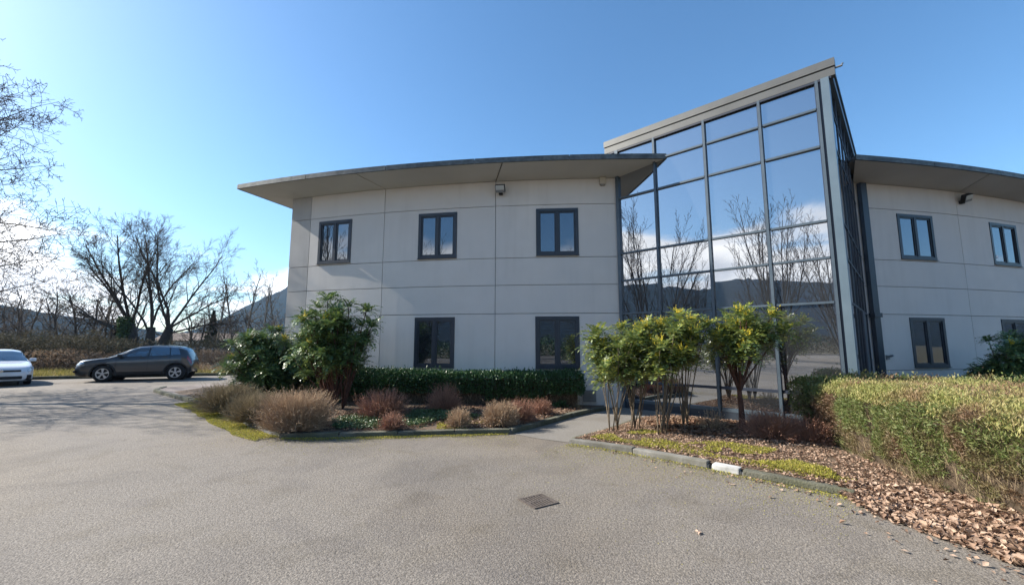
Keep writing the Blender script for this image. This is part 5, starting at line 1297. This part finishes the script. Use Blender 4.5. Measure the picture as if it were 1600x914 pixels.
# fence posts behind the bracken
def post(u, v0, v1, y, label, m='post', w=.12):
    p = px_ground(u, y); top = at_y(u, v0, y).z; b = MB(); b.box((0, 0, top / 2), (w, w, top)); b.box((0, 0, top + .02), (w * .7, w * .7, .04))
    return tag(b.build('fence_post', M[m], loc=(p.x, p.y, 0), bevel=.01), label, 'fence post', 'posts of the field fence')
for i, u in enumerate((283, 304, 319, 333, 347, 364)):
    post(u, 545 - (i % 3), 560, 30 + i * .5, ['pale concrete fence post directly above the rear of the grey car', 'slim pale fence post second from the grey car', 'pale fence post third from the grey car', 'short pale fence post fourth from the grey car', 'pale fence post fifth from the grey car', 'last pale fence post, beside the mahonia mound'][i], w=.16 if i in (0, 5) else .10)
wr_ = MB()
for z in (.7, 1.05, 1.35): wr_.tube([px_ground(262, 29.5) + Vector((0, 0, z)), px_ground(380, 33.2) + Vector((0, 0, z))], .012, n=4)
tag(wr_.build('fence_wire', M['wire']), 'three strands of wire between the pale fence posts', 'fence wire')
# low farm building behind the fence
hp = px_ground(315, 62); fb = empty('low_house', hp, R(20))
b = MB(); b.box((0, 0, 1.1), (9, 5, 2.2)); b.build('wall', M['wall_white'], fb)
b = MB(); b.add([(-4.9, -2.9, 2.2), (4.9, -2.9, 2.2), (4.9, 2.9, 2.2), (-4.9, 2.9, 2.2), (-4.6, 0, 3.3), (4.6, 0, 3.3)], [(0, 1, 5, 4), (2, 3, 4, 5), (1, 2, 5), (3, 0, 4), (3, 2, 1, 0)]); b.build('roof', M['roof_far'], fb)
for k in range(3): b = MB(); b.box((-3 + 3 * k, -2.52, 1.2), (.9, .06, .9)); b.build('window', M['frame'], fb)
tag(fb, 'low pale house half hidden by the thicket behind the fence posts', 'house')

# ================================================================== hills
def hill(name, az0, az1, dist, prof, depth, seed, n=120):
    """a ridge seen between azimuths (degrees from +Y towards +X); prof gives crest elevation angle in degrees by fraction"""
    r = np.random.default_rng(seed); V = []; rows = 14
    ph = r.random(24) * 6.28
    for i in range(n + 1):
        t = i / n; az = R(az0 + (az1 - az0) * t); e = lerp_tab(prof, t)
        nse = sum(math.sin(t * (14 + 9.7 * k) + ph[k]) / (1.5 + k) for k in range(12)) * .10 + sum(math.sin(t * (170 + 61 * k) + ph[12 + k]) for k in range(6)) * .012
        top = max(2.0, math.tan(R(max(.1, e * (1 + nse * .25) + nse * .5))) * dist)
        for j in range(rows + 1):
            f = j / rows; hgt = top * math.sin(f * math.pi / 2) ** 1.25 * (1 + .05 * math.sin(f * 9 + t * 31 + ph[3]) * (1 - f)); d = dist - depth * (1 - f)
            V.append((math.sin(az) * d, math.cos(az) * d, hgt - 2))
        V.append((math.sin(az) * (dist + depth * .6), math.cos(az) * (dist + depth * .6), -5))
    q = rows + 2; F = [(i * q + j, (i + 1) * q + j, (i + 1) * q + j + 1, i * q + j + 1) for i in range(n) for j in range(rows + 1)]
    o = link(name, fast_mesh(name, np.array(V), np.array(F), M['hill'], smooth=True)); return tag(o, kind='structure')
hill('hill_left', -75, -36, 1500, [(0, 5.5), (.35, 5.0), (.5, 4.4), (.62, 3.4), (.8, 2.2), (1, .6)], 700, 1)
hill('hill_middle', -41, 8, 1900, [(0, .5), (.08, 1.6), (.14, 3.3), (.20, 5.2), (.26, 6.8), (.31, 7.6), (.38, 8.3), (.6, 8.6), (1, 6)], 900, 2)
hill('hill_west', -128, -72, 1600, [(0, 7.0), (.25, 7.6), (.5, 8.2), (.62, 8.8), (.75, 7.0), (1, 5.4)], 800, 3)
hill('hill_south', -235, -126, 1700, [(0, 5), (.3, 6.0), (.6, 5.5), (.85, 6.8), (1, 7.2)], 800, 4)
hill('hill_east', 5, 130, 2000, [(0, 6), (.4, 5), (1, 4.5)], 900, 5)

# haze: even, thin air round the whole place
hz = MB(); hz.box((0, 0, 178), (5200, 5200, 364)); hm = bpy.data.materials.new('haze_air'); hm.use_nodes = True
hN, hL = hm.node_tree.nodes, hm.node_tree.links; hN.remove(hN['Principled BSDF'])
pv = hN.new('ShaderNodeVolumePrincipled'); pv.inputs['Color'].default_value = (0.38, 0.64, 1.0, 1); pv.inputs['Density'].default_value = 0.00013; pv.inputs['Anisotropy'].default_value = 0.0
hL.new(pv.outputs[0], hN['Material Output'].inputs['Volume'])
hzo = hz.build('haze', hm); tag(hzo, kind='stuff', label='thin blue air between the car park and the hills', cat='haze')
